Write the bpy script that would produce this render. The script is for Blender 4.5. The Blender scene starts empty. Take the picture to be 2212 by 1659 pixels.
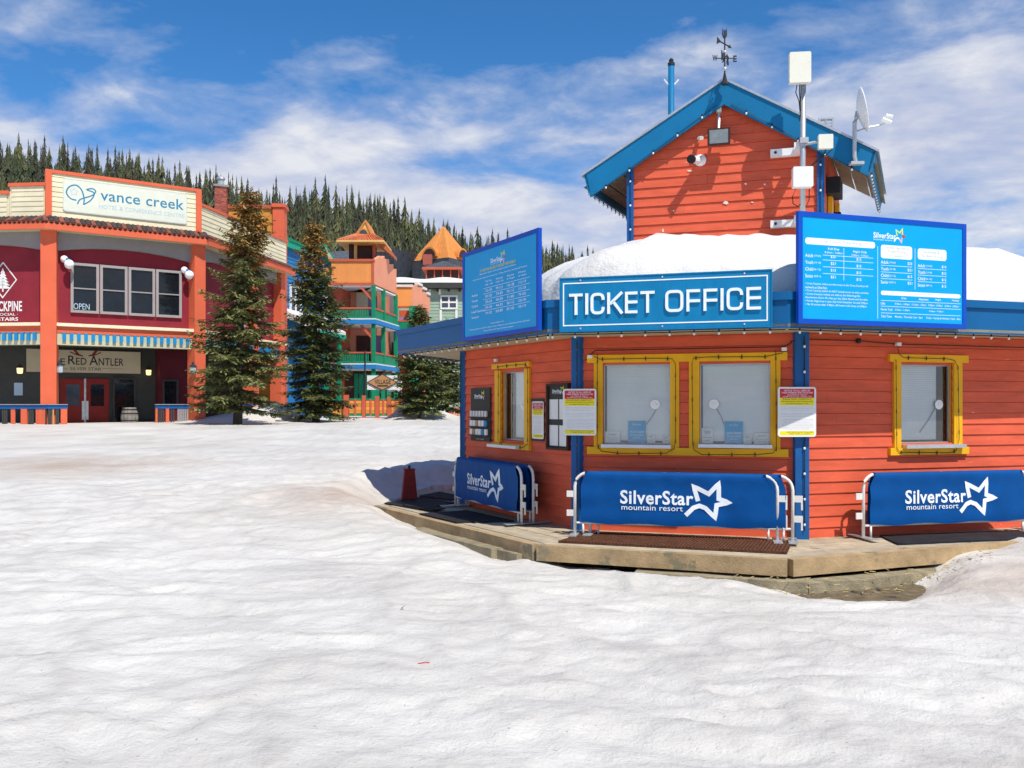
import bpy, math, random
import numpy as np
from mathutils import Vector, noise

rnd = random.Random(7)
scene = bpy.context.scene
COL = scene.collection

# ------------------------------------------------------------------ camera, sky, sun, exposure
FPX, CX, HY, ZC = 1900.0, 1106.0, 875.0, 1.586      # focal length and principal point in units of a 2212 px wide picture
camd = bpy.data.cameras.new('camera'); cam = bpy.data.objects.new('camera', camd); COL.objects.link(cam)
cam.location = (0, 0, ZC); cam.rotation_euler = (math.radians(90), 0, 0)
camd.sensor_width = 36; camd.lens = 36 * FPX / 2212; camd.shift_y = (HY - 829.5) / 2212
camd.clip_start = 0.1; camd.clip_end = 3000
scene.camera = cam

SUN = Vector((-0.336, 0.546, -1.0)).normalized()     # direction the light travels
sund = bpy.data.lights.new('sun', 'SUN'); sun = bpy.data.objects.new('sun', sund); COL.objects.link(sun)
sund.energy = 5.0; sund.angle = math.radians(0.5); sund.color = (1.0, 0.945, 0.86)
sun.rotation_euler = SUN.to_track_quat('-Z', 'Y').to_euler()
world = bpy.data.worlds.new('World'); scene.world = world; world.use_nodes = True
wt = world.node_tree; wn = wt.nodes; wl = wt.links; wn.clear()
def N(tree, typ, **kw):
    n = tree.nodes.new(typ)
    for k, v in kw.items():
        if k.startswith('i_'):
            n.inputs[k[2:].replace('_', ' ')].default_value = v
        else:
            setattr(n, k, v)
    return n
def math_n(tree, op, a, b=None, c=None, clamp=False):
    n = tree.nodes.new('ShaderNodeMath'); n.operation = op; n.use_clamp = clamp
    for i, x in enumerate((a, b, c)):
        if x is None: continue
        if isinstance(x, (int, float)): n.inputs[i].default_value = x
        else: tree.links.new(x, n.inputs[i])
    return n.outputs[0]
def ramp_n(tree, fac, stops, interp='LINEAR'):
    n = tree.nodes.new('ShaderNodeValToRGB'); cr = n.color_ramp; cr.interpolation = interp
    while len(cr.elements) < len(stops): cr.elements.new(0.5)
    for e, (p, c) in zip(cr.elements, stops):
        e.position = p; e.color = (c, c, c, 1) if isinstance(c, (int, float)) else (*c, 1)
    tree.links.new(fac, n.inputs[0]); return n.outputs[0]
sky = N(wt, 'ShaderNodeTexSky', sky_type='NISHITA', sun_disc=False, sun_elevation=math.asin(-SUN.z),
        sun_rotation=math.atan2(-SUN.x, -SUN.y), altitude=1600.0, air_density=1.0, dust_density=0.15, ozone_density=4.0)
hsv = N(wt, 'ShaderNodeHueSaturation', i_Saturation=1.27, i_Value=1.12)
wl.new(sky.outputs[0], hsv.inputs['Color'])
bg = N(wt, 'ShaderNodeBackground', i_Strength=0.142); wl.new(hsv.outputs[0], bg.inputs[0])
tc = N(wt, 'ShaderNodeTexCoord'); sx = N(wt, 'ShaderNodeSeparateXYZ'); wl.new(tc.outputs['Generated'], sx.inputs[0])
zz = math_n(wt, 'ADD', math_n(wt, 'MAXIMUM', sx.outputs[2], 0.0), 0.16)
cv = N(wt, 'ShaderNodeCombineXYZ')                   # a flat cloud layer seen from below
wl.new(math_n(wt, 'DIVIDE', sx.outputs[0], zz), cv.inputs[0]); wl.new(math_n(wt, 'DIVIDE', sx.outputs[1], zz), cv.inputs[1])
mp = N(wt, 'ShaderNodeMapping'); mp.inputs['Location'].default_value = (8.1, 2.6, 0.4); mp.inputs['Rotation'].default_value = (0, 0, 0.35)
mp.inputs['Scale'].default_value = (0.9, 1.0, 1); wl.new(cv.outputs[0], mp.inputs[0])
n1 = N(wt, 'ShaderNodeTexNoise', i_Scale=0.9, i_Detail=2.0, i_Roughness=0.5); wl.new(mp.outputs[0], n1.inputs['Vector'])
n2 = N(wt, 'ShaderNodeTexNoise', i_Scale=3.6, i_Detail=8.0, i_Roughness=0.58, i_Distortion=0.2); wl.new(mp.outputs[0], n2.inputs['Vector'])
cov = math_n(wt, 'ADD', math_n(wt, 'MULTIPLY', n1.outputs[0], 0.52), math_n(wt, 'MULTIPLY', n2.outputs[0], 0.48))
low = math_n(wt, 'SUBTRACT', ramp_n(wt, sx.outputs[2], [(0.0, 0.27), (0.22, 0.275), (0.29, 0.24), (0.335, 0.16), (0.39, 0.085), (0.55, 0.0)]), 0.10)
mask = ramp_n(wt, math_n(wt, 'ADD', cov, low), [(0.485, 0.0), (0.55, 0.30), (0.61, 0.72), (0.70, 0.95)])
cloudc = ramp_n(wt, n2.outputs[0], [(0.32, (0.54, 0.59, 0.79)), (0.52, (0.72, 0.75, 0.88)), (0.66, (0.92, 0.93, 0.97))])
bg2 = N(wt, 'ShaderNodeBackground', i_Strength=0.90); wl.new(cloudc, bg2.inputs[0])
mixw = N(wt, 'ShaderNodeMixShader'); wl.new(mask, mixw.inputs[0]); wl.new(bg.outputs[0], mixw.inputs[1]); wl.new(bg2.outputs[0], mixw.inputs[2])
wo = N(wt, 'ShaderNodeOutputWorld'); wl.new(mixw.outputs[0], wo.inputs[0])
vs = scene.view_settings; vs.view_transform = 'Standard'; vs.look = 'None'; vs.exposure = 0.0; vs.gamma = 1.0; vs.use_curve_mapping = False
scene.cycles.use_denoising = True; scene.cycles.max_bounces = 6; scene.cycles.transparent_max_bounces = 12

# ------------------------------------------------------------------ materials
MATS = {}
def M(name, col, rough=0.6, var=0.10, vscale=3.0, bump=0.0, bscale=40.0, metal=0.0, spec=0.2, rand=0.0, stretch=(1, 1, 1), col2=None,
      spots=None, emit=None):
    m = bpy.data.materials.new(name); m.use_nodes = True; t = m.node_tree; b = t.nodes['Principled BSDF']
    b.inputs['Roughness'].default_value = rough; b.inputs['Metallic'].default_value = metal
    b.inputs['Specular IOR Level'].default_value = spec
    tc = N(t, 'ShaderNodeTexCoord'); mp = N(t, 'ShaderNodeMapping'); mp.inputs['Scale'].default_value = stretch
    t.links.new(tc.outputs['Object'], mp.inputs[0])
    nz = N(t, 'ShaderNodeTexNoise', i_Scale=vscale, i_Detail=6.0, i_Roughness=0.62); t.links.new(mp.outputs[0], nz.inputs['Vector'])
    lo = col2 if col2 else tuple(c * (1 - var) for c in col); hi = col if col2 else tuple(min(1, c * (1 + var)) for c in col)
    out = ramp_n(t, nz.outputs[0], [(0.30, lo), (0.70, hi)])
    if spots:                                          # chips, stains: (colour, scale, threshold)
        ns = N(t, 'ShaderNodeTexNoise', i_Scale=spots[1], i_Detail=4.0, i_Roughness=0.6); t.links.new(mp.outputs[0], ns.inputs['Vector'])
        f = ramp_n(t, ns.outputs[0], [(spots[2], 0.0), (spots[2] + 0.03, 1.0)])
        mx = N(t, 'ShaderNodeMix', data_type='RGBA'); t.links.new(f, mx.inputs[0]); t.links.new(out, mx.inputs[6])
        mx.inputs[7].default_value = (*spots[0], 1); out = mx.outputs[2]
    if rand:
        oi = N(t, 'ShaderNodeObjectInfo'); h = N(t, 'ShaderNodeHueSaturation'); t.links.new(out, h.inputs['Color'])
        t.links.new(math_n(t, 'MULTIPLY_ADD', oi.outputs['Random'], 2 * rand, 1 - rand), h.inputs['Value']); out = h.outputs[0]
    t.links.new(out, b.inputs['Base Color'])
    if bump:
        nb = N(t, 'ShaderNodeTexNoise', i_Scale=bscale, i_Detail=5.0, i_Roughness=0.6); t.links.new(mp.outputs[0], nb.inputs['Vector'])
        bp = N(t, 'ShaderNodeBump', i_Strength=bump, i_Distance=0.02); t.links.new(nb.outputs[0], bp.inputs['Height']); t.links.new(bp.outputs[0], b.inputs['Normal'])
    if emit:
        b.inputs['Emission Color'].default_value = (*emit[0], 1); b.inputs['Emission Strength'].default_value = emit[1]
    MATS[name] = m; return m
def glass(name, tint=(0.9, 0.95, 0.95), refl=0.12):
    m = bpy.data.materials.new(name); m.use_nodes = True; t = m.node_tree; t.nodes.remove(t.nodes['Principled BSDF'])
    tr = N(t, 'ShaderNodeBsdfTransparent'); tr.inputs[0].default_value = (*tint, 1)
    gl = N(t, 'ShaderNodeBsdfGlossy', i_Roughness=0.015); lw = N(t, 'ShaderNodeFresnel', i_IOR=1.5)
    mx = N(t, 'ShaderNodeMixShader'); t.links.new(math_n(t, 'ADD', lw.outputs[0], refl, clamp=True), mx.inputs[0])
    t.links.new(tr.outputs[0], mx.inputs[1]); t.links.new(gl.outputs[0], mx.inputs[2])
    t.links.new(mx.outputs[0], t.nodes['Material Output'].inputs[0]); MATS[name] = m; return m

M('orange', (0.665, 0.112, 0.053), 0.6, 0.16, 2.0, 0.15, 30, rand=0.04, stretch=(1, 1, 6), spots=((0.74, 0.60, 0.5), 8.0, 0.715))
M('orange_h', (0.68, 0.135, 0.062), 0.6, 0.08, 0.7, 0.05, 12)
M('blue', (0.012, 0.10, 0.30), 0.5, 0.12, 3, 0.08, 25)
M('fascia', (0.004, 0.105, 0.28), 0.45, 0.10, 1.5, 0.05, 20, spots=((0.05, 0.16, 0.3), 5, 0.72))
M('barge', (0.006, 0.16, 0.34), 0.5, 0.10, 2, 0.05, 20)
M('yellow', (0.80, 0.42, 0.012), 0.5, 0.08, 3, 0.05, 30)
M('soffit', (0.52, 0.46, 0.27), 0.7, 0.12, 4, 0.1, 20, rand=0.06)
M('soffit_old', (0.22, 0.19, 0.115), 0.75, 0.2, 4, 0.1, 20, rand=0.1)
M('dark', (0.012, 0.012, 0.013), 0.6, 0.2)
M('black', (0.02, 0.02, 0.022), 0.5, 0.2)
M('white', (0.78, 0.78, 0.76), 0.45, 0.05)
M('print_white', (0.80, 0.86, 0.90), 0.5, 0.02)
M('print_pink', (0.75, 0.45, 0.6), 0.5, 0.02)
M('print_yellow', (0.85, 0.72, 0.02), 0.5, 0.03)
M('print_lime', (0.55, 0.75, 0.12), 0.5, 0.03)
M('print_red', (0.55, 0.025, 0.035), 0.45, 0.05)
M('print_grey', (0.36, 0.37, 0.44), 0.5, 0.05)
M('print_dark', (0.035, 0.035, 0.04), 0.5, 0.1)
M('board_blue', (0.0, 0.345, 0.70), 0.4, 0.06, 1.2)
M('board_edge', (0.004, 0.07, 0.45), 0.4, 0.08, 1.5)
M('sign_blue', (0.004, 0.19, 0.40), 0.42, 0.10, 2.2, stretch=(3, 3, 0.5))
M('banner', (0.001, 0.068, 0.255), 0.6, 0.14, 2.0, 0.35, 5.0, spec=0.12)
M('barrier_white', (0.74, 0.72, 0.67), 0.4, 0.08, 5)
M('galv', (0.50, 0.52, 0.53), 0.42, 0.12, 6, 0.05, 30, metal=0.55)
M('iron', (0.03, 0.032, 0.04), 0.5, 0.2, 8)
M('cream_plastic', (0.76, 0.75, 0.63), 0.45, 0.05)
M('white_box', (0.80, 0.81, 0.80), 0.4, 0.05)
M('lens', (0.22, 0.26, 0.27), 0.15, 0.2, 12, spec=0.6)
M('blind', (0.95, 0.98, 0.97), 0.55, 0.04)
M('deck', (0.44, 0.37, 0.26), 0.75, 0.22, 5, 0.35, 60, rand=0.12, stretch=(1, 1, 1), spots=((0.24, 0.19, 0.13), 3.0, 0.66))
M('beam', (0.41, 0.29, 0.155), 0.75, 0.28, 4, 0.4, 40, rand=0.08, spots=((0.25, 0.21, 0.13), 2.4, 0.60))
M('old_beam', (0.30, 0.255, 0.165), 0.85, 0.32, 6, 0.6, 40, rand=0.1)
M('mat_brown', (0.11, 0.045, 0.022), 0.8, 0.3, 12, 0.2, 60)
M('mat_black', (0.022, 0.022, 0.025), 0.8, 0.35, 5, 0.3, 60)
M('red_box', (0.19, 0.012, 0.011), 0.5, 0.25, 6, 0.1, 20)
M('bulb', (0.85, 0.84, 0.80), 0.15, 0.02, spec=0.6)
M('bulb_dark', (0.10, 0.085, 0.05), 0.2, 0.3, 20, spec=0.6)
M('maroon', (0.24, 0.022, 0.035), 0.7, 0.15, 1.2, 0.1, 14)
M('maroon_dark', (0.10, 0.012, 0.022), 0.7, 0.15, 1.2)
M('grey_wall', (0.27, 0.255, 0.25), 0.75, 0.08, 1.5, 0.05, 14)
M('grey_frame', (0.34, 0.31, 0.30), 0.6, 0.06)
M('cream', (0.72, 0.655, 0.45), 0.65, 0.08, 2, 0.06, 20, rand=0.04)
M('soffit_h', (0.56, 0.52, 0.32), 0.7, 0.08)
M('cream_trim', (0.85, 0.72, 0.50), 0.6, 0.06)
M('fascia_green', (0.52, 0.52, 0.36), 0.65, 0.06)
M('bracket_blue', (0.01, 0.24, 0.52), 0.5, 0.1)
M('charcoal', (0.055, 0.057, 0.052), 0.75, 0.15, 2)
M('door_red', (0.22, 0.018, 0.013), 0.5, 0.15, 2)
M('sign_tan', (0.52, 0.46, 0.32), 0.6, 0.05)
M('sign_cream', (0.70, 0.72, 0.60), 0.5, 0.04)
M('hotel_sign_blue', (0.03, 0.23, 0.38), 0.5, 0.05)
M('pale_blue', (0.42, 0.56, 0.66), 0.5, 0.04)
M('antler', (0.18, 0.03, 0.02), 0.6, 0.1)
M('win_dark', (0.010, 0.013, 0.016), 0.04, 0.3, 2, 0.10, 1.2, spec=0.45)
M('win_blue', (0.05, 0.07, 0.09), 0.05, 0.3, 2, 0.10, 1.2, spec=0.5)
M('tile', (0.085, 0.055, 0.05), 0.8, 0.4, 9, rand=0.2, col2=(0.04, 0.036, 0.036))
M('tile_red', (0.22, 0.075, 0.05), 0.7, 0.3, 5, rand=0.12)
M('brick', (0.36, 0.10, 0.07), 0.85, 0.25, 9, 0.3, 40, rand=0.28)
M('mortar', (0.30, 0.27, 0.25), 0.9, 0.1)
M('ochre', (0.62, 0.27, 0.05), 0.7, 0.08, 0.8, 0.05, 12, rand=0.03)
M('orange_b', (0.78, 0.30, 0.085), 0.7, 0.07, 0.8, rand=0.04)
M('salmon', (0.74, 0.30, 0.18), 0.7, 0.06, 0.8, rand=0.03)
M('rust_trim', (0.52, 0.11, 0.055), 0.65, 0.08)
M('green', (0.006, 0.23, 0.11), 0.55, 0.10, 1.5, rand=0.05)
M('green_bright', (0.01, 0.34, 0.22), 0.55, 0.08)
M('blue_wall', (0.03, 0.18, 0.40), 0.6, 0.12, 1.5, 0.05, 12, rand=0.07)
M('blue_slab', (0.02, 0.19, 0.46), 0.55, 0.1)
M('purple', (0.30, 0.20, 0.36), 0.7, 0.08)
M('white_ceil', (0.72, 0.70, 0.66), 0.8, 0.04)
M('pale_green', (0.30, 0.43, 0.33), 0.65, 0.06, rand=0.04)
M('shingle', (0.075, 0.085, 0.10), 0.85, 0.35, 3, 0.2, 30, rand=0.15)
M('roof_orange', (0.62, 0.24, 0.06), 0.6, 0.12, 2, rand=0.06)
M('roof_tile', (0.50, 0.14, 0.06), 0.6, 0.2, 3, rand=0.08)
M('gable_yellow', (0.75, 0.45, 0.16), 0.6, 0.06)
M('brown_dark', (0.065, 0.03, 0.025), 0.7, 0.15)
M('bark', (0.10, 0.085, 0.065), 0.9, 0.3, 10, 0.6, 30)
M('village_tan', (0.50, 0.27, 0.12), 0.6, 0.06)
M('wood_barrel', (0.24, 0.22, 0.19), 0.75, 0.3, 6, 0.2, 30, rand=0.15)
M('lamp_glow', (0.9, 0.7, 0.35), 0.4, 0.02, emit=((1.0, 0.72, 0.3), 1.6))
M('globe', (0.86, 0.87, 0.88), 0.25, 0.02)
M('lantern_glass', (0.45, 0.50, 0.52), 0.2, 0.1)
glass('pane_glass', (0.97, 1.0, 0.99), 0.11)
M('card_blue', (0.005, 0.42, 0.70), 0.5, 0.05)

# ------------------------------------------------------------------ building tools
WORLD0 = {}
class Fr:
    """An upright plane: u runs right along it, w is height, n sticks out towards the viewer's side."""
    def __init__(s, o, deg=None, to=None):
        s.o = Vector((o[0], o[1])); a = math.radians(deg) if to is None else math.atan2(to[1] - o[1], to[0] - o[0])
        s.a = a; s.U = Vector((math.cos(a), math.sin(a))); s.Nn = Vector((math.sin(a), -math.cos(a)))
        s.len = (Vector(to[:2]) - s.o).length if to is not None else None
    def P(s, u, w, n=0.0):
        q = s.o + s.U * u + s.Nn * n; return Vector((q.x, q.y, w))
    def uw(s, x, y, n=0.0):
        d = Vector(((x - CX) / FPX, 1.0)); q = s.o + s.Nn * n
        t = q.dot(s.Nn) / d.dot(s.Nn); p = d * t
        return (p - s.o).dot(s.U), ZC + (HY - y) / FPX * t
    def rect(s, x0, x1, yt, yb, n=0.0):
        xm = (x0 + x1) / 2
        return s.uw(x0, yt, n)[0], s.uw(x1, yt, n)[0], s.uw(xm, yb, n)[1], s.uw(xm, yt, n)[1]
def at(x, y, Y): return Vector(((x - CX) / FPX * Y, Y, ZC + (HY - y) / FPX * Y))
def gx(x, Y): return ((x - CX) / FPX * Y, Y)
LOC = Fr((0, 0), 0.0)                                   # local frame for things that are copied
BOXF = [(0, 1, 2, 3), (7, 6, 5, 4), (0, 4, 5, 1), (1, 5, 6, 2), (2, 6, 7, 3), (3, 7, 4, 0)]
class MB:
    def __init__(s): s.v = []; s.f = []; s.m = []
    def add(s, vs, fs, m=0):
        b = len(s.v); s.v += [tuple(v) for v in vs]; s.f += [tuple(b + i for i in f) for f in fs]; s.m += [m] * len(fs); return s
    def box(s, fr, u0, u1, w0, w1, n0, n1, m=0):
        return s.add([fr.P(u0, w0, n1), fr.P(u1, w0, n1), fr.P(u1, w1, n1), fr.P(u0, w1, n1), fr.P(u0, w0, n0), fr.P(u1, w0, n0), fr.P(u1, w1, n0), fr.P(u0, w1, n0)], BOXF, m)
    def prism(s, fr, pts, n0, n1, m=0):                # outline in (u, w), pushed through n
        k = len(pts); vs = [fr.P(u, w, n1) for u, w in pts] + [fr.P(u, w, n0) for u, w in pts]
        return s.add(vs, [tuple(range(k)), tuple(range(2 * k - 1, k - 1, -1))] + [(i, k + i, k + (i + 1) % k, (i + 1) % k) for i in range(k)], m)
    def frame(s, fr, u0, u1, w0, w1, t, n0, n1, m=0):   # a rectangular ring, one connected piece
        o = [(u0, w0), (u1, w0), (u1, w1), (u0, w1)]; i = [(u0 + t, w0 + t), (u1 - t, w0 + t), (u1 - t, w1 - t), (u0 + t, w1 - t)]
        vs = [fr.P(*p, n1) for p in o + i] + [fr.P(*p, n0) for p in o + i]; fs = []
        for k in range(4):
            j = (k + 1) % 4; fs += [(k, j, 4 + j, 4 + k), (8 + j, 8 + k, 12 + k, 12 + j), (k, 8 + k, 8 + j, j), (4 + k, 4 + j, 12 + j, 12 + k)]
        return s.add(vs, fs, m)
    def slab(s, poly, z0, z1, m=0):                     # outline in plan, extruded up
        k = len(poly); vs = [(p[0], p[1], z1) for p in poly] + [(p[0], p[1], z0) for p in poly]
        return s.add(vs, [tuple(range(k)), tuple(range(2 * k - 1, k - 1, -1))] + [(i, k + i, k + (i + 1) % k, (i + 1) % k) for i in range(k)], m)
    def tube(s, pts, r, seg=8, m=0, r1=None, caps=True):
        pts = [Vector(p) for p in pts]; n = len(pts); vs = []
        for i, p in enumerate(pts):
            d = (pts[min(i + 1, n - 1)] - pts[max(i - 1, 0)]).normalized()
            a = d.orthogonal().normalized() if abs(d.z) > 0.95 else d.cross(Vector((0, 0, 1))).normalized()
            b = d.cross(a); rr = r if r1 is None else r + (r1 - r) * i / (n - 1)
            vs += [p + (a * math.cos(2 * math.pi * k / seg) + b * math.sin(2 * math.pi * k / seg)) * rr for k in range(seg)]
        fs = [(i * seg + k, i * seg + (k + 1) % seg, (i + 1) * seg + (k + 1) % seg, (i + 1) * seg + k) for i in range(n - 1) for k in range(seg)]
        if caps: fs += [tuple(range(seg - 1, -1, -1)), tuple((n - 1) * seg + k for k in range(seg))]
        return s.add(vs, fs, m)
    def lathe(s, c, prof, seg=16, m=0, axis=None):     # profile of (radius, height) round an axis through c
        c = Vector(c); ax = Vector(axis).normalized() if axis else Vector((0, 0, 1))
        a = ax.orthogonal().normalized(); b = ax.cross(a); vs = []
        for r, h in prof: vs += [c + ax * h + (a * math.cos(2 * math.pi * k / seg) + b * math.sin(2 * math.pi * k / seg)) * r for k in range(seg)]
        n = len(prof); fs = [(i * seg + k, i * seg + (k + 1) % seg, (i + 1) * seg + (k + 1) % seg, (i + 1) * seg + k) for i in range(n - 1) for k in range(seg)]
        fs += [tuple(range(seg - 1, -1, -1)), tuple((n - 1) * seg + k for k in range(seg))]
        return s.add(vs, fs, m)
    def ball(s, c, r, m=0, seg=10, rings=6, sz=1.0):
        return s.lathe(Vector(c), [(max(1e-4, r * math.sin(math.pi * i / rings)), -r * sz * math.cos(math.pi * i / rings)) for i in range(rings + 1)], seg, m)
    def ribbon(s, fr, pts, wid, n0, n1, m=0):          # a flat band along a line in (u, w): mitred
        P = [Vector(p) for p in pts]; L = []; R = []
        for i, p in enumerate(P):
            d0 = (p - P[i - 1]).normalized() if i else (P[1] - p).normalized()
            d1 = (P[i + 1] - p).normalized() if i < len(P) - 1 else d0
            t = (d0 + d1); t = t.normalized() if t.length > 1e-3 else d0
            nn = Vector((-t.y, t.x)); c = max(0.62, abs(nn.dot(Vector((-d0.y, d0.x)))))
            L.append(p + nn * wid / 2 / c); R.append(p - nn * wid / 2 / c)
        k = len(P); vs = [fr.P(p.x, p.y, n1) for p in L + R] + [fr.P(p.x, p.y, n0) for p in L + R]; fs = []
        for i in range(k - 1):
            fs += [(k + i, k + i + 1, i + 1, i), (i, i + 1, 2 * k + i + 1, 2 * k + i), (k + i + 1, k + i, 3 * k + i, 3 * k + i + 1)]
        return s.add(vs, fs, m)
    def text(s, fr, body, u0, u1, w0, w1, n=0.0, thick=0.002, m=0, bold=0.0):
        key = (body, bold)
        if key not in TEXTS:
            cu = bpy.data.curves.new('t', 'FONT'); cu.body = body; cu.resolution_u = 3; cu.offset = bold; cu.space_character = 1.0 + bold * 3
            ob = bpy.data.objects.new('t', cu); me = ob.to_mesh()
            vs = [v.co.copy() for v in me.vertices]; fs = [tuple(p.vertices) for p in me.polygons]
            ob.to_mesh_clear(); bpy.data.objects.remove(ob); bpy.data.curves.remove(cu); TEXTS[key] = (vs, fs)
        vs, fs = TEXTS[key]
        if not vs: return s
        xs = [v.x for v in vs]; ys = [v.y for v in vs]; x0, x1, y0, y1 = min(xs), max(xs), min(ys), max(ys)
        fu = (u1 - u0) / (x1 - x0); fw = (w1 - w0) / (y1 - y0)
        s.add([fr.P(u0 + (v.x - x0) * fu, w0 + (v.y - y0) * fw, n + thick) for v in vs], fs, m)
        if thick > 0.006:                                # standing letters: give them sides
            cnt = {}
            for f in fs:
                for i in range(len(f)):
                    e = (f[i], f[(i + 1) % len(f)]); cnt[e] = 1
            ed = [e for e in cnt if (e[1], e[0]) not in cnt]; q = []; qf = []
            for a, b in ed:
                for i, t in ((a, thick), (b, thick), (b, 0), (a, 0)):
                    q.append(fr.P(u0 + (vs[i].x - x0) * fu, w0 + (vs[i].y - y0) * fw, n + t))
                qf.append(tuple(range(len(q) - 4, len(q))))
            s.add(q, qf, m)
        return s
    def strokes(s, fr, body, u0, w0, h, adv, wid, n0, n1, m=0):   # squarish wide sign letters made of strokes, height h
        W = h * 0.92; x = u0; r = wid / 2
        def rr(pts, k=5):                                  # round the inner corners of a path
            P = [Vector(p) for p in pts]; out = [P[0]]
            for a, b, c in zip(P, P[1:], P[2:]):
                q = h * 0.22; d0 = (b - a).normalized(); d1 = (c - b).normalized(); s0, s1 = b - d0 * q, b + d1 * q
                out += [s0 * (1 - t) ** 2 + b * 2 * t * (1 - t) + s1 * t * t for t in [i / k for i in range(k + 1)]]
            return out + [P[-1]]
        for ch in body:
            g = adv[ch]; wd = W * g; L, R_2, B, Tp = x + r, x + wd - r, w0 + r, w0 + h - r; Mx = x + wd / 2
            def line(*p): s.ribbon(fr, [Vector(q) for q in p], wid, n0, n1, m)
            if ch == 'T': line((x, Tp), (x + wd, Tp)); line((Mx, Tp - r), (Mx, w0))
            elif ch == 'I': line((Mx, w0), (Mx, w0 + h))
            elif ch == 'E': line((L, w0), (L, w0 + h)); [line((L + r, y), (x + wd, y)) for y in (B, w0 + h * 0.52, Tp)]
            elif ch == 'F': line((L, w0), (L, w0 + h)); [line((L + r, y), (x + wd, y)) for y in (w0 + h * 0.48, Tp)]
            elif ch == 'K': line((L, w0), (L, w0 + h)); line((L + r, w0 + h * 0.46), (x + wd, w0 + h)); line((L + wd * 0.30, w0 + h * 0.58), (x + wd, w0))
            elif ch == 'C': line(*rr([(x + wd - r, Tp - h * 0.27), (x + wd - r, Tp), (L, Tp), (L, B), (x + wd - r, B), (x + wd - r, B + h * 0.27)]))
            elif ch == 'O': line(*rr([(Mx, Tp), (L, Tp), (L, B), (R_2, B), (R_2, Tp), (Mx, Tp)]))
            x += wd + h * 0.16
        return x - h * 0.16
    def build(s, name, mats, parent=None, smooth=False, **tags):
        if isinstance(mats, str): mats = [mats]
        me = bpy.data.meshes.new(name); off = WORLD0[parent.name] if parent is not None else Vector((0, 0, 0))
        me.from_pydata([(v[0] - off[0], v[1] - off[1], v[2] - off[2]) for v in s.v], [], s.f)
        for x in mats: me.materials.append(MATS[x])
        if len(mats) > 1: me.polygons.foreach_set('material_index', s.m)
        if smooth: me.polygons.foreach_set('use_smooth', [True] * len(me.polygons))
        me.update(); ob = bpy.data.objects.new(name, me); COL.objects.link(ob)
        if parent is not None: ob.parent = parent
        WORLD0[ob.name] = off.copy(); tag(ob, **tags); return ob
TEXTS = {}
def tag(ob, label=None, cat=None, group=None, kind=None):
    if label: ob['label'] = label
    if cat: ob['category'] = cat
    if group: ob['group'] = group
    if kind: ob['kind'] = kind
    return ob
def root(name, loc, label, cat, group=None, kind=None, rz=0.0):
    e = bpy.data.objects.new(name, None); COL.objects.link(e); e.location = loc; e.rotation_euler = (0, 0, rz); e.empty_display_size = 0.2
    WORLD0[e.name] = Vector(loc); return tag(e, label, cat, group, kind)
def lroot(name, label, cat, group=None):               # a thing built in local coordinates, to be placed and copied
    e = root(name, (0, 0, 0), label, cat, group); return e
def place(o, loc, rz=0.0, sc=1.0):
    o.location = loc; o.rotation_euler = (0, 0, rz); o.scale = (sc, sc, sc); return o
def copy_tree(o, parent=None):
    c = o.copy(); COL.objects.link(c); c.parent = parent
    for ch in list(o.children): copy_tree(ch, c)
    return c
def instance(src, name, parent, loc):                   # a part that shares its mesh with src
    c = bpy.data.objects.new(name, src.data if hasattr(src, 'data') else src); COL.objects.link(c); c.parent = parent
    c.location = Vector(loc) - WORLD0[parent.name]; return c
def bulb_mesh(name, mat, socket='black', k=1.0):
    b = MB(); b.tube([(0, 0, 0.024), (0, 0, -0.01)], 0.011 * k, 6, 1); b.ball((0, 0, -0.028 * k), 0.018 * k, 0, 8, 5, 1.2)
    me = bpy.data.meshes.new(name); me.from_pydata(b.v, [], b.f); me.materials.append(MATS[mat]); me.materials.append(MATS[socket])
    me.polygons.foreach_set('material_index', b.m); return me
BULB = bulb_mesh('bulb', 'bulb', k=0.85); BULBD = bulb_mesh('bulb_dim', 'bulb_dark', k=0.55)
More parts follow.
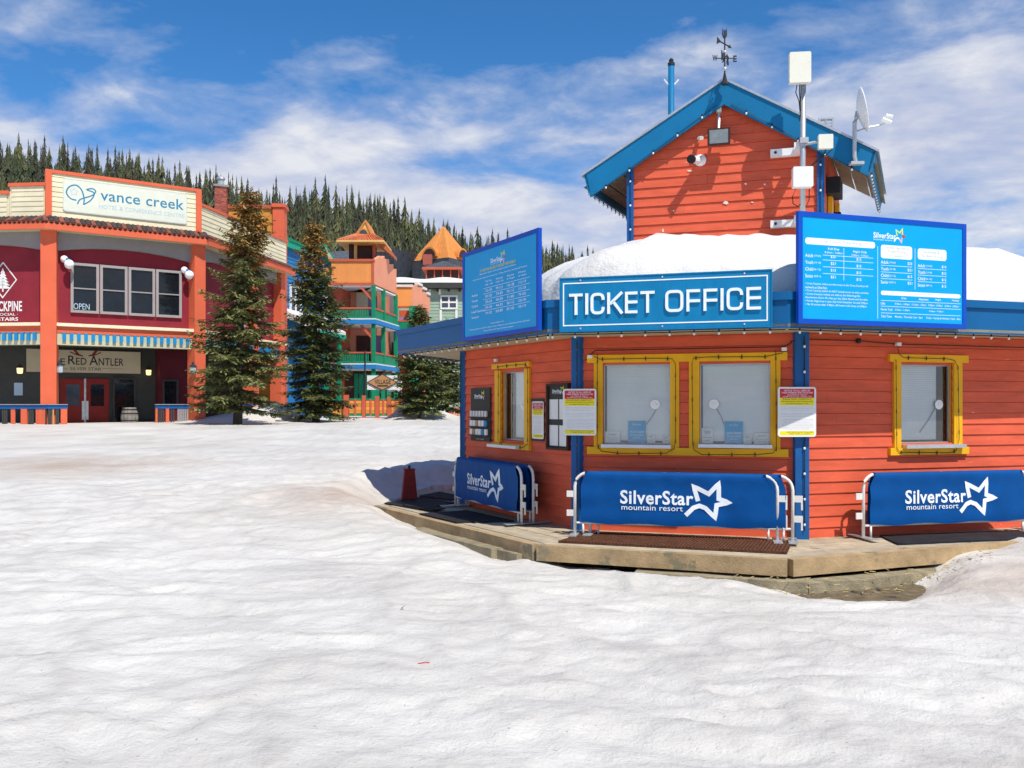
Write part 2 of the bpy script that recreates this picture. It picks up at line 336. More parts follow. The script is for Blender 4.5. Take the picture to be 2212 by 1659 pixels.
def boards(fr, u0, u1, w0, w1, h, n0, mat, parent, holes=(), name='plank', lap=0.022, top=None, joints=True, gap=0.0):
    """Lap siding: one mesh per course, cut round the openings (u0, u1, w0, w1); top(u) gives a sloping upper edge by (umin, umax) for a height."""
    k = 0; w = w0; jr = random.Random(int(u1 * 100) + int(w0 * 10))
    while w < w1 - 0.01:
        a, b = w, min(w + h, w1); ua, ub = u0, u1; ub2 = None
        if top: (ua, ub), (ua2, ub2) = top(a), top(b)
        def piece(x0, x1, y0, y1):
            if joints and x1 - x0 > 1.3 and jr.random() < 0.22:      # butt joints between board lengths
                xm = x0 + (x1 - x0) * jr.uniform(0.25, 0.75); piece(x0, xm - 0.0012, y0, y1); piece(xm + 0.0012, x1, y0, y1); return
            if x1 - x0 < 0.01 or y1 - y0 < 0.004: return
            y0 = y0 + gap if abs(y0 - a) < 1e-6 else y0
            nb, nt = n0 + lap * (1 - (y0 - a) / h), n0 + lap * 0.25 + lap * 0.75 * (1 - (y1 - a) / h) * 1.0
            t0, t1 = x0, x1
            if top: t0, t1 = max(x0, ua2), min(x1, ub2)
            if t1 - t0 < 0.005: t0 = t1 = (t0 + t1) / 2
            MB().add([fr.P(x0, y0, nb), fr.P(x1, y0, nb), fr.P(t1, y1, nt), fr.P(t0, y1, nt), fr.P(x0, y0, n0 - 0.01), fr.P(x1, y0, n0 - 0.01), fr.P(t1, y1, n0 - 0.01), fr.P(t0, y1, n0 - 0.01)], BOXF).build(name, mat, parent)
        hs = sorted([q for q in holes if q[2] < b and q[3] > a]); x = ua
        for q in hs:
            piece(x, q[0], a, b); piece(q[0], q[1], a, q[2]); piece(q[0], q[1], q[3], b); x = q[1]
        piece(x, ub, a, b)
        w += h; k += 1
# ------------------------------------------------------------------ snow ground
DECK = [(-2.1, 13.8), (0.304, 9.95), (2.83, 9.02), (9.0, 11.45), (10.5, 16.0), (8.0, 20.0), (1.0, 20.0), (-1.95, 16.3)]
def poly_dist(px, py, poly):                            # signed distance in plan: negative inside
    d = np.full(px.shape, 1e9); ins = np.zeros(px.shape, bool)
    for i in range(len(poly)):
        (ax, ay), (bx, by) = poly[i], poly[(i + 1) % len(poly)]
        ex, ey = bx - ax, by - ay; t = np.clip(((px - ax) * ex + (py - ay) * ey) / (ex * ex + ey * ey), 0, 1)
        d = np.minimum(d, np.hypot(px - ax - t * ex, py - ay - t * ey))
        c = ((ay > py) != (by > py)) & (px < (bx - ax) * (py - ay) / (by - ay + 1e-12) + ax); ins ^= c
    return np.where(ins, -d, d)
def sstep(a, b, x):
    t = np.clip((x - a) / (b - a), 0, 1); return t * t * (3 - 2 * t)
PILES = [(-11.6, 43.0, 1.0, 1.25, 1.5), (-5.7, 48.0, 1.0, 0.75, 1.5), (-4.2, 48.5, 0.6, 1.1, 1.5), (-13.4, 41.5, 0.35, 1.5, 1.5), (7.3, 8.9, 0.26, 1.6, 0.9)]
def snow_z(x, y):
    x = np.asarray(x, float); y = np.asarray(y, float)
    z = np.interp(y, [-60, 0, 6, 9, 14, 20, 34, 60, 110, 200], [-1, -0.16, -0.12, -0.08, 0.10, 0.33, 0.77, 0.85, 2.0, 6.0])
    z = z + 0.20 * sstep(0.5, -3.0, x) * sstep(9.5, 14, y) * sstep(26, 17, y)
    z = z - 0.11 * np.exp(-((x - 3.5) / 1.2) ** 2 - ((y - 8.1) / 0.9) ** 2)
    d = poly_dist(x, y, DECK)
    he = np.interp(x, [-2.3, -1.9, -1.2, 0.3, 1.5, 2.6, 3.5, 4.2, 4.9, 6.0], [0.03, -0.12, -0.22, -0.22, -0.20, -0.33, -0.44, -0.38, -0.08, 0.03])
    he = np.where(y > 14.6, 0.0, he) + 0.035 * np.sin(x * 3.1 + 1.3 * np.sin(x * 1.7)) + 0.02 * np.sin(x * 7.7)
    w = np.where(y > 12.5, 0.75, 0.95)
    lo = 0.02 + 0.55 * sstep(2.2, 3.0, x) * sstep(4.9, 4.1, x)
    z = he + (z - he) * sstep(0.0, 1.0, (d / w - lo) / (1.0 - lo * 0.3))
    z = np.where(d < -0.15, -0.45, z)
    for px, py, h, a, b in PILES: z = z + h * np.exp(-((x - px) / a) ** 2 - ((y - py) / b) ** 2)
    return z
def axis(core0, core1, step, lo, hi, g=1.07):
    c = list(np.arange(core0, core1 + 1e-6, step)); s = step; v = core1
    while v < hi: s *= g; v += s; c.append(v)
    s = step; v = core0; pre = []
    while v > lo: s *= g; v -= s; pre.append(v)
    return np.array(pre[::-1] + c)
gxs = axis(-6.5, 6.5, 0.055, -420, 420, 1.045); gys = axis(3.6, 13.6, 0.055, -60, 480, 1.04)
GX, GY = np.meshgrid(gxs, gys); GZ = snow_z(GX, GY)
DD = poly_dist(GX, GY, DECK)
amp = np.clip(1.0 - (np.hypot(GX, GY - 6) - 22) / 30, 0.0, 1) * np.where(DD < -0.1, 0, np.clip(0.35 + DD, 0, 1))
fz = np.zeros(GX.size); dirt = np.zeros(GX.size, np.float32); fx, fy, fa = GX.ravel(), GY.ravel(), amp.ravel()
for i in np.nonzero(fa > 0)[0]:
    x, y = fx[i], fy[i]
    wx = x + 0.35 * noise.noise((x * 1.1, y * 1.1, 3.3)); wy = y + 0.30 * noise.noise((x * 1.1, y * 1.1, 8.1))
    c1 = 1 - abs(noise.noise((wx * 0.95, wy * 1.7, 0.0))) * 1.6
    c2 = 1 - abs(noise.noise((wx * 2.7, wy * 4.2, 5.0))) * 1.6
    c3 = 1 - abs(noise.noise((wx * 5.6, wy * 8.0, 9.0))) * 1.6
    dirt[i] = max(0.0, (c1 - 0.80) / 0.20) ** 2 * 0.8 + max(0.0, (c2 - 0.82) / 0.18) ** 2 * 0.45  # strongest on the sharp rims between the cups
    k3 = 0.5 + 0.9 * max(0.0, noise.noise((x * 0.35, y * 0.35, 12.0)) + 0.3)
    fz[i] = fa[i] * (0.05 * noise.noise((x * 0.45, y * 0.6, 1.0)) + 0.046 * (c1 - 0.6) + 0.038 * (c2 - 0.6) * k3 + 0.017 * (c3 - 0.6) * k3 + 0.006 * noise.noise((x * 15, y * 19, 2.0)))
GZ = GZ + fz.reshape(GX.shape)
ny, nx = GX.shape; idx = np.arange(ny * nx).reshape(ny, nx)
quads = np.stack([idx[:-1, :-1], idx[:-1, 1:], idx[1:, 1:], idx[1:, :-1]], -1).reshape(-1, 4)
def np_mesh(name, verts, faces, mats, smooth=True, parent=None, **tags):
    me = bpy.data.meshes.new(name); verts = np.asarray(verts, np.float32); faces = np.asarray(faces, np.int32); k = faces.shape[1]
    me.vertices.add(len(verts)); me.vertices.foreach_set('co', verts.ravel())
    me.loops.add(faces.size); me.loops.foreach_set('vertex_index', faces.ravel())
    me.polygons.add(len(faces)); me.polygons.foreach_set('loop_start', np.arange(0, faces.size, k, dtype=np.int32))
    me.polygons.foreach_set('loop_total', np.full(len(faces), k, np.int32))
    me.polygons.foreach_set('use_smooth', np.full(len(faces), smooth)); me.update(calc_edges=True)
    for m in ([mats] if isinstance(mats, str) else mats): me.materials.append(MATS[m])
    ob = bpy.data.objects.new(name, me); COL.objects.link(ob)
    if parent is not None: ob.parent = parent
    WORLD0[ob.name] = Vector((0, 0, 0)); tag(ob, **tags); return ob
def snow_mat(name, dirty):
    m = bpy.data.materials.new(name); m.use_nodes = True; t = m.node_tree; b = t.nodes['Principled BSDF']; MATS[name] = m
    b.inputs['Roughness'].default_value = 0.55; b.inputs['Specular IOR Level'].default_value = 0.25
    tc = N(t, 'ShaderNodeTexCoord'); P = tc.outputs['Object']
    def nz(s, d=6.0, r=0.6):
        n = N(t, 'ShaderNodeTexNoise', i_Scale=s, i_Detail=d, i_Roughness=r); t.links.new(P, n.inputs['Vector']); return n.outputs[0]
    col = ramp_n(t, nz(0.40, 9, 0.72), [(0.36, (0.56, 0.53, 0.475) if dirty else (0.74, 0.725, 0.695)), (0.60, (0.71, 0.685, 0.625))])
    def mix(f, c, col):
        mx = N(t, 'ShaderNodeMix', data_type='RGBA'); t.links.new(f, mx.inputs[0]); t.links.new(col, mx.inputs[6]); mx.inputs[7].default_value = (*c, 1); return mx.outputs[2]
    if dirty:
        col = mix(ramp_n(t, nz(1.6, 8, 0.75), [(0.50, 0.0), (0.72, 0.55)]), (0.50, 0.46, 0.40), col)
        at_ = N(t, 'ShaderNodeAttribute', attribute_name='dirt')   # darker tone laid along the rims of the melt cups
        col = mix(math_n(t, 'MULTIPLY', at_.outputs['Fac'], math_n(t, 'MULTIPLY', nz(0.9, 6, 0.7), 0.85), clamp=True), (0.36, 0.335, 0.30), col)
        # brown melt stain on the bank beside the deck
        sp = N(t, 'ShaderNodeSeparateXYZ'); t.links.new(P, sp.inputs[0])
        def blob(cx, cy, rx, ry):
            dx = math_n(t, 'DIVIDE', math_n(t, 'SUBTRACT', sp.outputs[0], cx), rx); dy = math_n(t, 'DIVIDE', math_n(t, 'SUBTRACT', sp.outputs[1], cy), ry)
            return math_n(t, 'SUBTRACT', 1.0, math_n(t, 'SQRT', math_n(t, 'ADD', math_n(t, 'MULTIPLY', dx, dx), math_n(t, 'MULTIPLY', dy, dy))), clamp=True)
        st = math_n(t, 'MULTIPLY', math_n(t, 'MAXIMUM', blob(-2.6, 13.2, 1.5, 1.9), math_n(t, 'MAXIMUM', blob(-8.5, 17.0, 3.2, 3.0), blob(5.5, 8.4, 2.2, 1.0))), nz(1.2, 8, 0.7))
        col = mix(math_n(t, 'MULTIPLY', st, 1.6, clamp=True), (0.43, 0.33, 0.25), col)
        col = mix(ramp_n(t, nz(38, 2, 0.5), [(0.715, 0.0), (0.76, 0.7)]), (0.22, 0.19, 0.15), col)
    t.links.new(col, b.inputs['Base Color'])
    bp = N(t, 'ShaderNodeBump', i_Strength=0.7, i_Distance=0.05); t.links.new(nz(6.0, 7, 0.65), bp.inputs['Height'])
    bp2 = N(t, 'ShaderNodeBump', i_Strength=0.5, i_Distance=0.012); t.links.new(nz(55.0, 5, 0.65), bp2.inputs['Height']); t.links.new(bp.outputs[0], bp2.inputs['Normal'])
    t.links.new(bp2.outputs[0], b.inputs['Normal'])
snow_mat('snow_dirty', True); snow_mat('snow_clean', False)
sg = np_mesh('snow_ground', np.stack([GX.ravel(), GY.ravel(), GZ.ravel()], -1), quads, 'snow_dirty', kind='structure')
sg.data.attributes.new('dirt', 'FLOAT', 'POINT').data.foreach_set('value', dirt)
def surf(x, y): return float(GZ[np.argmin(abs(gys - y)), np.argmin(abs(gxs - x))])
# bare wet ground showing in the melt hollow by the deck's corner
M('mud', (0.16, 0.125, 0.075), 0.7, 0.4, 9, 0.6, 40, spots=((0.03, 0.03, 0.03), 5, 0.6))
bg_v = [(x, y, -0.30 + 0.012 * noise.noise((x * 5, y * 5, 0))) for y in np.linspace(8.0, 10.2, 18) for x in np.linspace(1.6, 5.8, 34)]
np_mesh('bare_ground', bg_v, [(r * 34 + c, r * 34 + c + 1, r * 34 + c + 35, r * 34 + c + 34) for r in range(17) for c in range(33)], 'mud', kind='structure')
mb = MB()
for i in range(150):                                     # straw and chips on the mud and the lower timbers
    x = rnd.uniform(2.2, 5.2); y = 8.95 + abs(x - 2.83) * 0.38 - rnd.uniform(0.05, 0.55); a = rnd.uniform(0, 6.3); l = rnd.uniform(0.015, 0.07)
    z = max(-0.285, float(snow_z(x, y)) + 0.03) if rnd.random() < 0.7 else -0.17
    mb.tube([(x, y, z), (x + l * math.cos(a), y + l * math.sin(a), z + rnd.uniform(0, 0.012))], 0.004, 4, 0)
M('straw', (0.50, 0.38, 0.18), 0.8, 0.3, 8)
mb.build('straw_litter', 'straw', kind='stuff', label='scattered straw and wood chips on the mud at the deck corner', cat='litter')
zs = surf(-0.58, 5.8); twig = MB().tube([(-0.62, 5.79, zs + 0.006), (-0.575, 5.80, zs + 0.012), (-0.545, 5.815, zs + 0.006)], 0.0035, 5)
twig.build('plastic_scrap', 'print_red', label='tiny red plastic scrap lying on the foreground snow', cat='scrap')
zs = surf(-0.90, 7.2); tw = MB().tube([(-0.92, 7.2, zs - 0.01), (-0.90, 7.2, zs + 0.022), (-0.885, 7.2, zs - 0.01)], 0.003, 5); tw.tube([(-0.9, 7.2, zs + 0.018), (-0.88, 7.21, zs + 0.03)], 0.002, 4)
tw.build('twig', 'bark', label='small dark forked twig standing in the snow in front of the deck', cat='twig')

# ------------------------------------------------------------------ ticket office: walls, eaves, windows
F_, L_, R_ = (-0.764, 14.10), (0.85, 11.21), (3.424, 10.46)
E_ = (R_[0] + 4.2 * math.cos(math.radians(17.2)), R_[1] + 4.2 * math.sin(math.radians(17.2)))
WALL = [F_, L_, R_, E_, (9.2, 14.6), (8.0, 18.3), (1.6, 18.3), (0.3, 16.8)]
EAVE = [(-1.9, 14.6), (0.42, 10.39), (3.01, 9.60), (3.01 + 5.1 * math.cos(math.radians(18)), 9.60 + 5.1 * math.sin(math.radians(18))),
        (10.1, 14.6), (8.6, 19.1), (1.3, 19.1), (-0.9, 17.4)]
WH = 2.45
FL, FF, FRt = Fr(F_, to=L_), Fr(L_, to=R_), Fr(R_, to=E_)
office = root('ticket_office', (3.4, 13.4, 0), 'orange plank ticket office with blue eaves, yellow windows and gabled tower', 'ticket office')
cw = []
for i, p in enumerate(WALL):                             # solid core set back behind the siding
    c = Vector((3.9, 14.6)); d = (c - Vector(p)).normalized(); cw.append(Vector(p) + d * 0.55)
MB().slab(cw, -0.3, 2.62).build('inner_wall', 'dark', office)
# windows: (frame, openings)
W1 = FF.rect(1303.4, 1448, 787, 959); W2 = FF.rect(1511.8, 1664, 785, 961)
W3 = FRt.rect(1942, 2055, 788, 957); W4 = FL.rect(1086, 1137.4, 803, 951)
boards(FL, 0, FL.len, -0.02, WH, 0.1365, 0.0, 'orange', office, [W4], gap=0.004)
boards(FF, 0, FF.len, -0.02, WH, 0.1365, 0.0, 'orange', office, [W1, W2], gap=0.004)
boards(FRt, 0, FRt.len, -0.02, WH, 0.1365, 0.0, 'orange', office, [W3], gap=0.004)
for i in range(3, 8):                                    # the sides nobody sees from the front: plain boarded walls
    f = Fr(WALL[i], to=WALL[(i + 1) % 8]); MB().box(f, 0, f.len, -0.1, WH, -0.05, 0.0).build('wall', 'orange', office)
def post(p, wid, dep, a, mat='blue'):
    f = Fr(p, math.degrees(a)); return MB().box(f, -wid / 2, wid / 2, -0.02, WH + 0.02, -0.1, dep)
post(F_, 0.10, 0.05, (FL.a + math.radians(100)) / 2 - 0.9).build('corner_post', 'blue', office)
post(L_, 0.13, 0.075, (FL.a + FF.a) / 2).build('corner_post', 'blue', office)
post(R_, 0.165, 0.085, (FF.a + FRt.a) / 2).build('corner_post', 'blue', office)
post(E_, 0.165, 0.085, FRt.a + 0.4).build('corner_post', 'blue', office)
MB().slab(EAVE, WH, WH + 0.03).build('soffit', 'soffit', office)
for i in range(8):
    f = Fr(EAVE[i], to=EAVE[(i + 1) % 8]); fa = MB().box(f, 0, f.len, 2.43, 2.80, -0.04, 0.0).build('fascia', 'fascia', office)
    MB().box(f, -0.01, f.len + 0.01, 2.735, 2.825, -0.05, 0.028).build('drip_edge', 'fascia', fa)
def win(fr, op, jl, jr, name='window', dark_gap=None, mat_ledge='white', blind=True, bmat='blind'):
    u0, u1, w0, w1 = op
    w = MB().frame(fr, u0, u1, w0, w1, 0.013, -0.065, -0.035).build(name, 'galv', office)
    for j in (jl, jr): MB().box(fr, j[0], j[1], w0 - 0.05, w1 + 0.03, -0.07, 0.045).build('jamb', 'yellow', w)
    MB().add([fr.P(u0 + 0.01, w0 + 0.01, -0.05), fr.P(u1 - 0.01, w0 + 0.01, -0.05), fr.P(u1 - 0.01, w1 - 0.01, -0.05), fr.P(u0 + 0.01, w1 - 0.01, -0.05)], [(0, 1, 2, 3)]).build('pane', 'pane_glass', w)
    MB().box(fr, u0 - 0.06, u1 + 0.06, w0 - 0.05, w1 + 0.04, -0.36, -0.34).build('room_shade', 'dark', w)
    if blind:
        b = MB(); b0, b1 = (u0 + 0.03, u1 - 0.01) if dark_gap is None else dark_gap; n = int((w1 - w0) / 0.029)
        for i in range(n):
            z = w0 + 0.04 + (w1 - w0 - 0.05) * i / n
            b.add([fr.P(b0, z, -0.080), fr.P(b1, z, -0.080), fr.P(b1, z + 0.0275, -0.091), fr.P(b0, z + 0.0275, -0.091)], [(0, 1, 2, 3)])
        b.build('blind', bmat, w, kind='stuff')
    return w
def jamb(fr, a, b): return (fr.uw(a, 875)[0], fr.uw(b, 875)[0])
wa = win(FF, W1, jamb(FF, 1284, 1302.9), jamb(FF, 1448.5, 1467.5)); wb = win(FF, W2, jamb(FF, 1489, 1511.3), jamb(FF, 1664.5, 1685.7))
wc = win(FRt, W3, jamb(FRt, 1926.3, 1941.5), jamb(FRt, 2055.5, 2073.2), dark_gap=(W3[0] + 0.01, W3[0] + (W3[1] - W3[0]) * 0.80))
wd = win(FL, W4, jamb(FL, 1074, 1085.6), jamb(FL, 1137.8, 1148.4), blind=True, dark_gap=(W4[0] + 0.36 * (W4[1] - W4[0]), W4[1]))
def head(fr, x0, x1, y0, y1, par, name, n1=0.062):
    r = fr.rect(x0, x1, y0, y1); return MB().box(fr, r[0], r[1], r[2], r[3], -0.02, n1).build(name, 'yellow', par)
head(FF, 1270, 1700.6, 764.5, 781.5, wa, 'head_board'); head(FF, 1270, 1703, 967.5, 983.5, wa, 'sill_board')
head(FRt, 1915.3, 2084.2, 767, 783, wc, 'head_board'); head(FRt, 1916.5, 2085.4, 966, 981.5, wc, 'sill_board')
head(FL, 1069.4, 1150.3, 784, 795, wd, 'head_board'); head(FL, 1069.4, 1150.3, 958.5, 969.5, wd, 'sill_board')
for fr, x0, x1, par in ((FF, 1302, 1451, wa), (FF, 1510, 1668, wb), (FRt, 1943, 2071, wc), (FL, 1068, 1131, wd)):
    r = fr.rect(x0, x1, 958.5, 967); MB().box(fr, r[0], r[1], r[2], r[2] + 0.042, -0.03, 0.13).build('ledge', 'white' if fr is not FRt else 'galv', par)
def disc(fr, x, y, par, nose=0.0):
    u, w = fr.uw(x, y, -0.05); c = fr.P(u, w, -0.052)
    d = MB().lathe(c, [(0.055, 0), (0.062, 0.008), (0.060, 0.016), (0.02, 0.02), (0.018, 0.03)], 20, 0, fr.P(0, 0, 1) - fr.P(0, 0, 0))
    d.build('talk_disc', 'white_box', par)
disc(FF, 1415.4, 873.4, wa); disc(FF, 1542, 873, wb); disc(FRt, 2027, 874, wc); disc(FL, 1131, 876, wd)
# price cards and leaflets standing inside the ticket windows
def card(fr, x0, x1, y0, y1, mat, n, label, lines, group=None):
    r = fr.rect(x0, x1, y0, y1, n); o = root('window_card', fr.P((r[0] + r[1]) / 2, r[2], n), label, 'card', group)
    MB().box(fr, r[0], r[1], r[2], r[3], n - 0.004, n).build('card', mat, o); t = MB(); H = r[3] - r[2]; Wd = r[1] - r[0]
    for body, a, b, c, d, m in lines: t.text(fr, body, r[0] + a * Wd, r[0] + b * Wd, r[2] + c * H, r[2] + d * H, n + 0.001, 0.0008, m)
    t.build('print', ['print_white', 'sign_blue', 'print_dark'], o)
blue_lines = [('SilverStar', 0.25, 0.75, 0.80, 0.90, 0), ('TICKETS ONLINE', 0.1, 0.9, 0.46, 0.54, 0), ('or at the window', 0.15, 0.85, 0.33, 0.40, 0), ('save more', 0.3, 0.7, 0.2, 0.27, 0)]
white_lines = [('SilverStar', 0.25, 0.75, 0.66, 0.86, 1), ('Thank you for your patience', 0.15, 0.85, 0.36, 0.46, 1), ('see you soon', 0.3, 0.7, 0.18, 0.28, 1)]
def DX(x): return 1209.7 + x * 0.2604
def DYy(y): return 576 + y * 0.2604
for a in ((565, 710, 1280, 1462, 'card_blue', 'blue upright notice inside the left front ticket window', blue_lines), (1365, 1517, 1285, 1475, 'card_blue', 'blue upright notice inside the right front ticket window', blue_lines),
          (365, 500, 1368, 1458, 'white', 'white logo card at the left of the left front ticket window', white_lines), (1608, 1745, 1380, 1473, 'white', 'white logo card at the right of the right front ticket window', white_lines),
          (1175, 1272, 1338, 1475, 'white', 'tall white leaflet at the left of the right front ticket window', white_lines),
          (720, 790, 1392, 1460, 'white', 'small white card right of the blue notice in left front window', white_lines), (1522, 1590, 1395, 1472, 'white', 'small white card right of the blue notice in right front window', white_lines),
          (850, 916, 1402, 1466, 'white', 'small white card at the right end of left front window', white_lines)):
    card(FF, DX(a[0]), DX(a[1]), DYy(a[2]), DYy(a[3]), a[4], -0.058, a[5], a[6])
# microphone arms behind the glass
for fr, a, b, lab in ((FF, (DX(800), DYy(1180)), (DX(715), DYy(1310)), 'thin grey microphone arm behind the left front ticket window'), (FF, (DX(1300), DYy(1180)), (DX(1360), DYy(1310)), 'thin grey microphone arm behind the right front ticket window'),
                 (FRt, (2020, 883), (1988, 934), 'thin grey microphone arm behind the side ticket window')):
    p0, p1 = fr.uw(*a, -0.07), fr.uw(*b, -0.07)
    MB().tube([fr.P(*p0, -0.07), fr.P((p0[0] + p1[0]) / 2 + 0.01, (p0[1] + p1[1]) / 2, -0.075), fr.P(*p1, -0.08)], 0.006, 6).build('microphone_arm', 'print_grey', label=lab, cat='microphone')

# ------------------------------------------------------------------ snow lying on the office roof
C = Vector((4.1, 14.6)); ring = []; SNP = list(EAVE); SNP[0] = (-0.35, 14.6); SNP[7] = (0.9, 17.2)
for i in range(8):
    a, b = Vector(SNP[i]), Vector(SNP[(i + 1) % 8]); k = max(6, int((b - a).length / 0.12))
    ring += [a + (b - a) * j / k for j in range(k)]
kr = 7; ring = [sum((ring[(i + j) % len(ring)] for j in range(-kr, kr + 1)), Vector((0, 0))) / (2 * kr + 1) for i in range(len(ring))]   # round the corners
prof = [(0.0, 2.79), (0.015, 3.0), (0.03, 3.17), (0.055, 3.31), (0.09, 3.43), (0.15, 3.56), (0.23, 3.69), (0.33, 3.80), (0.45, 3.90), (0.60, 3.99), (0.76, 4.05), (0.90, 4.06), (1.0, 4.05)]
vs_ = []; nr = len(ring)
for k, (s, z) in enumerate(prof):
    for p in ring:
        q = p + (C - p) * s; q = q + (C - p).normalized() * 0.06
        if k in (1, 2, 3): q = q + (p - C).normalized() * (0.08 * noise.noise((p.x * 2.2, p.y * 2.2, k * 0.6)) + 0.04 * noise.noise((p.x * 6.2, p.y * 6.2, k * 0.9)))
        dz = 0.0 if k == 0 else min(1, k / 3) * (0.14 * noise.noise((q.x * 0.8, q.y * 0.8, 4.0)) + 0.07 * noise.noise((q.x * 2.4, q.y * 2.4, 1.0)) + 0.035 * noise.noise((q.x * 6.0, q.y * 6.0, 2.0)))
        right = 0.10 * float(sstep(4.0, 8.0, q.x)) * min(1, k / 4)
        left = 0.0 * float(sstep(2.2, 0.3, q.x)) * min(1, k / 3)
        vs_.append((q.x, q.y, z + dz - right - left))
fs_ = [(k * nr + i, k * nr + (i + 1) % nr, (k + 1) * nr + (i + 1) % nr, (k + 1) * nr + i) for k in range(len(prof) - 1) for i in range(nr)]
np_mesh('roof_snow', vs_, fs_, 'snow_clean', kind='stuff', label='thick white snow cap lying on the ticket office roof', cat='snow')

# ------------------------------------------------------------------ the gabled tower
gp = gx(1565, 12.8); FG = Fr(gp, -17.0); side = Vector((math.sin(math.radians(25)), math.cos(math.radians(25)), 0))
OV = 0.15                                                # roof overhang in front of the gable wall
def tg(x, y, n=0.0): return FG.uw(x, y, n)
uL, uR = tg(1363, 400)[0], tg(1772, 400)[0]
ap = tg(1564, 172.6, OV); le = tg(1262, 379, OV); ri = tg(1892, 327, OV)
ih = 0.30                                                # bargeboard depth
sl, sr = (ap[1] - le[1]) / (ap[0] - le[0]), (ap[1] - ri[1]) / (ri[0] - ap[0])
dl, dr = ih * math.hypot(1, sl), ih * math.hypot(1, sr)  # vertical depths of the boards
def roofline(u): return ap[1] - (ap[0] - u) * sl if u < ap[0] else ap[1] - (u - ap[0]) * sr
zw0 = 3.3
def gtop(w):
    return (max(uL, ap[0] - (ap[1] - 0.16 - w) / sl), min(uR, ap[0] + (ap[1] - 0.16 - w) / sr))
boards(FG, uL, uR, zw0, ap[1] - 0.2, 0.138, 0.0, 'orange', office, top=gtop, name='tower_plank', gap=0.004)
MB().prism(FG, [(uL + 0.02, zw0), (uR - 0.02, zw0), (uR - 0.02, roofline(uR) - 0.3), (ap[0], ap[1] - 0.3), (uL + 0.02, roofline(uL) - 0.3)], -0.06, -0.03).build('tower_lining', 'dark', office)
TD = 2.5                                                 # tower depth
def back(p, t=1.0): return Vector(p) + side * TD * t
a0, a1 = FG.P(uL, zw0, -0.02), FG.P(uL, roofline(uL) - 0.1, -0.02); b0, b1 = FG.P(uR, zw0, -0.02), FG.P(uR, roofline(uR) - 0.1, -0.02)
for p, q in ((a0, a1), (b0, b1)):
    e = 0.05 * Vector((FG.U.x, FG.U.y, 0)); MB().add([p - e, p + e, q + e, q - e, back(p - e), back(p + e), back(q + e), back(q - e)], BOXF).build('tower_side_wall', 'orange', office)
bk = FG.P(ap[0], ap[1] - 0.2, -0.02)
MB().add([back(a0), back(b0), back(b1), back(bk), back(a1)], [(0, 1, 2, 3, 4)]).build('tower_rear_wall', 'orange', office)
for u in (uL - 0.005, uR + 0.005):
    MB().box(FG, u - 0.05, u + 0.05, zw0, roofline(u) - 0.2, -0.10, 0.05).build('tower_trim', 'blue', office)
# bargeboards
for s_, e_, sl_, dd in ((-1, le, sl, dl), (1, ri, sr, dr)):
    o = MB().prism(FG, [(ap[0], ap[1]), (e_[0], e_[1]), (e_[0] - s_ * 0.10, e_[1] - dd * 0.93), (ap[0], ap[1] - dd)], OV - 0.04, OV).build('bargeboard', 'barge', office)
# roof slabs running back, with boarded soffit
RB = TD + OV + 0.1
for s_, e_ in ((-1, le), (1, ri)):
    p0, p1 = FG.P(ap[0] - s_ * 0.0, ap[1] + 0.03, OV + 0.02), FG.P(e_[0] + s_ * 0.04, e_[1] + 0.02, OV + 0.02)
    q0, q1 = p0 + side * RB, p1 + side * RB; dn = Vector((0, 0, -0.035))
    MB().add([p0, p1, q1, q0, p0 + dn, p1 + dn, q1 + dn, q0 + dn], BOXF).build('roof_sheet', 'galv', office)
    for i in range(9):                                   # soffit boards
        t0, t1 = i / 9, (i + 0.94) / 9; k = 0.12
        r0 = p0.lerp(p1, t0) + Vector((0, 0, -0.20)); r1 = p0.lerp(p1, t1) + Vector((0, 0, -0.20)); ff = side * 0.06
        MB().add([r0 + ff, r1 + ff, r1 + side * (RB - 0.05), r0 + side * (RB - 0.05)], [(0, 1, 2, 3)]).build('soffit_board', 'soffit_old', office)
    e0 = FG.P(e_[0], e_[1], OV); out = Vector((FG.U.x, FG.U.y, 0)) * s_
    dd = Vector((0, 0, -0.27)) - out * 0.06
    MB().add([e0, e0 + side * RB, e0 + side * RB + dd, e0 + dd, e0 - out * 0.04, e0 + side * RB - out * 0.04, e0 + side * RB + dd - out * 0.04, e0 + dd - out * 0.04], BOXF).build('eave_board', 'barge', office)
# side details on the right of the tower: dark vent pipe, yellow window trim, black shutter
pR = FG.P(uR + 0.06, 0, -0.02)
def sidebox(name, t0, t1, z0, z1, d, mat):
    e = Vector((FG.U.x, FG.U.y, 0)); p, q = pR + side * t0, pR + side * t1
    vs = []
    for z in (z0, z1):
        for r in (p, q, q + e * d, p + e * d): vs.append((r.x, r.y, z))
    MB().add(vs, [(0, 1, 2, 3), (7, 6, 5, 4), (0, 4, 5, 1), (1, 5, 6, 2), (2, 6, 7, 3), (3, 7, 4, 0)]).build(name, mat, office)
zz_ = lambda y: tg(1790, y)[1]
sidebox('window_trim', 0.45, 0.65, zz_(470), zz_(385), 0.06, 'yellow'); sidebox('vent_hood', 0.25, 0.75, zz_(408), zz_(372), 0.18, 'black')
sidebox('shutter', 0.9, 1.5, zz_(470), zz_(430), 0.14, 'black'); sidebox('window_trim', 1.6, 1.75, zz_(470), zz_(385), 0.06, 'yellow')

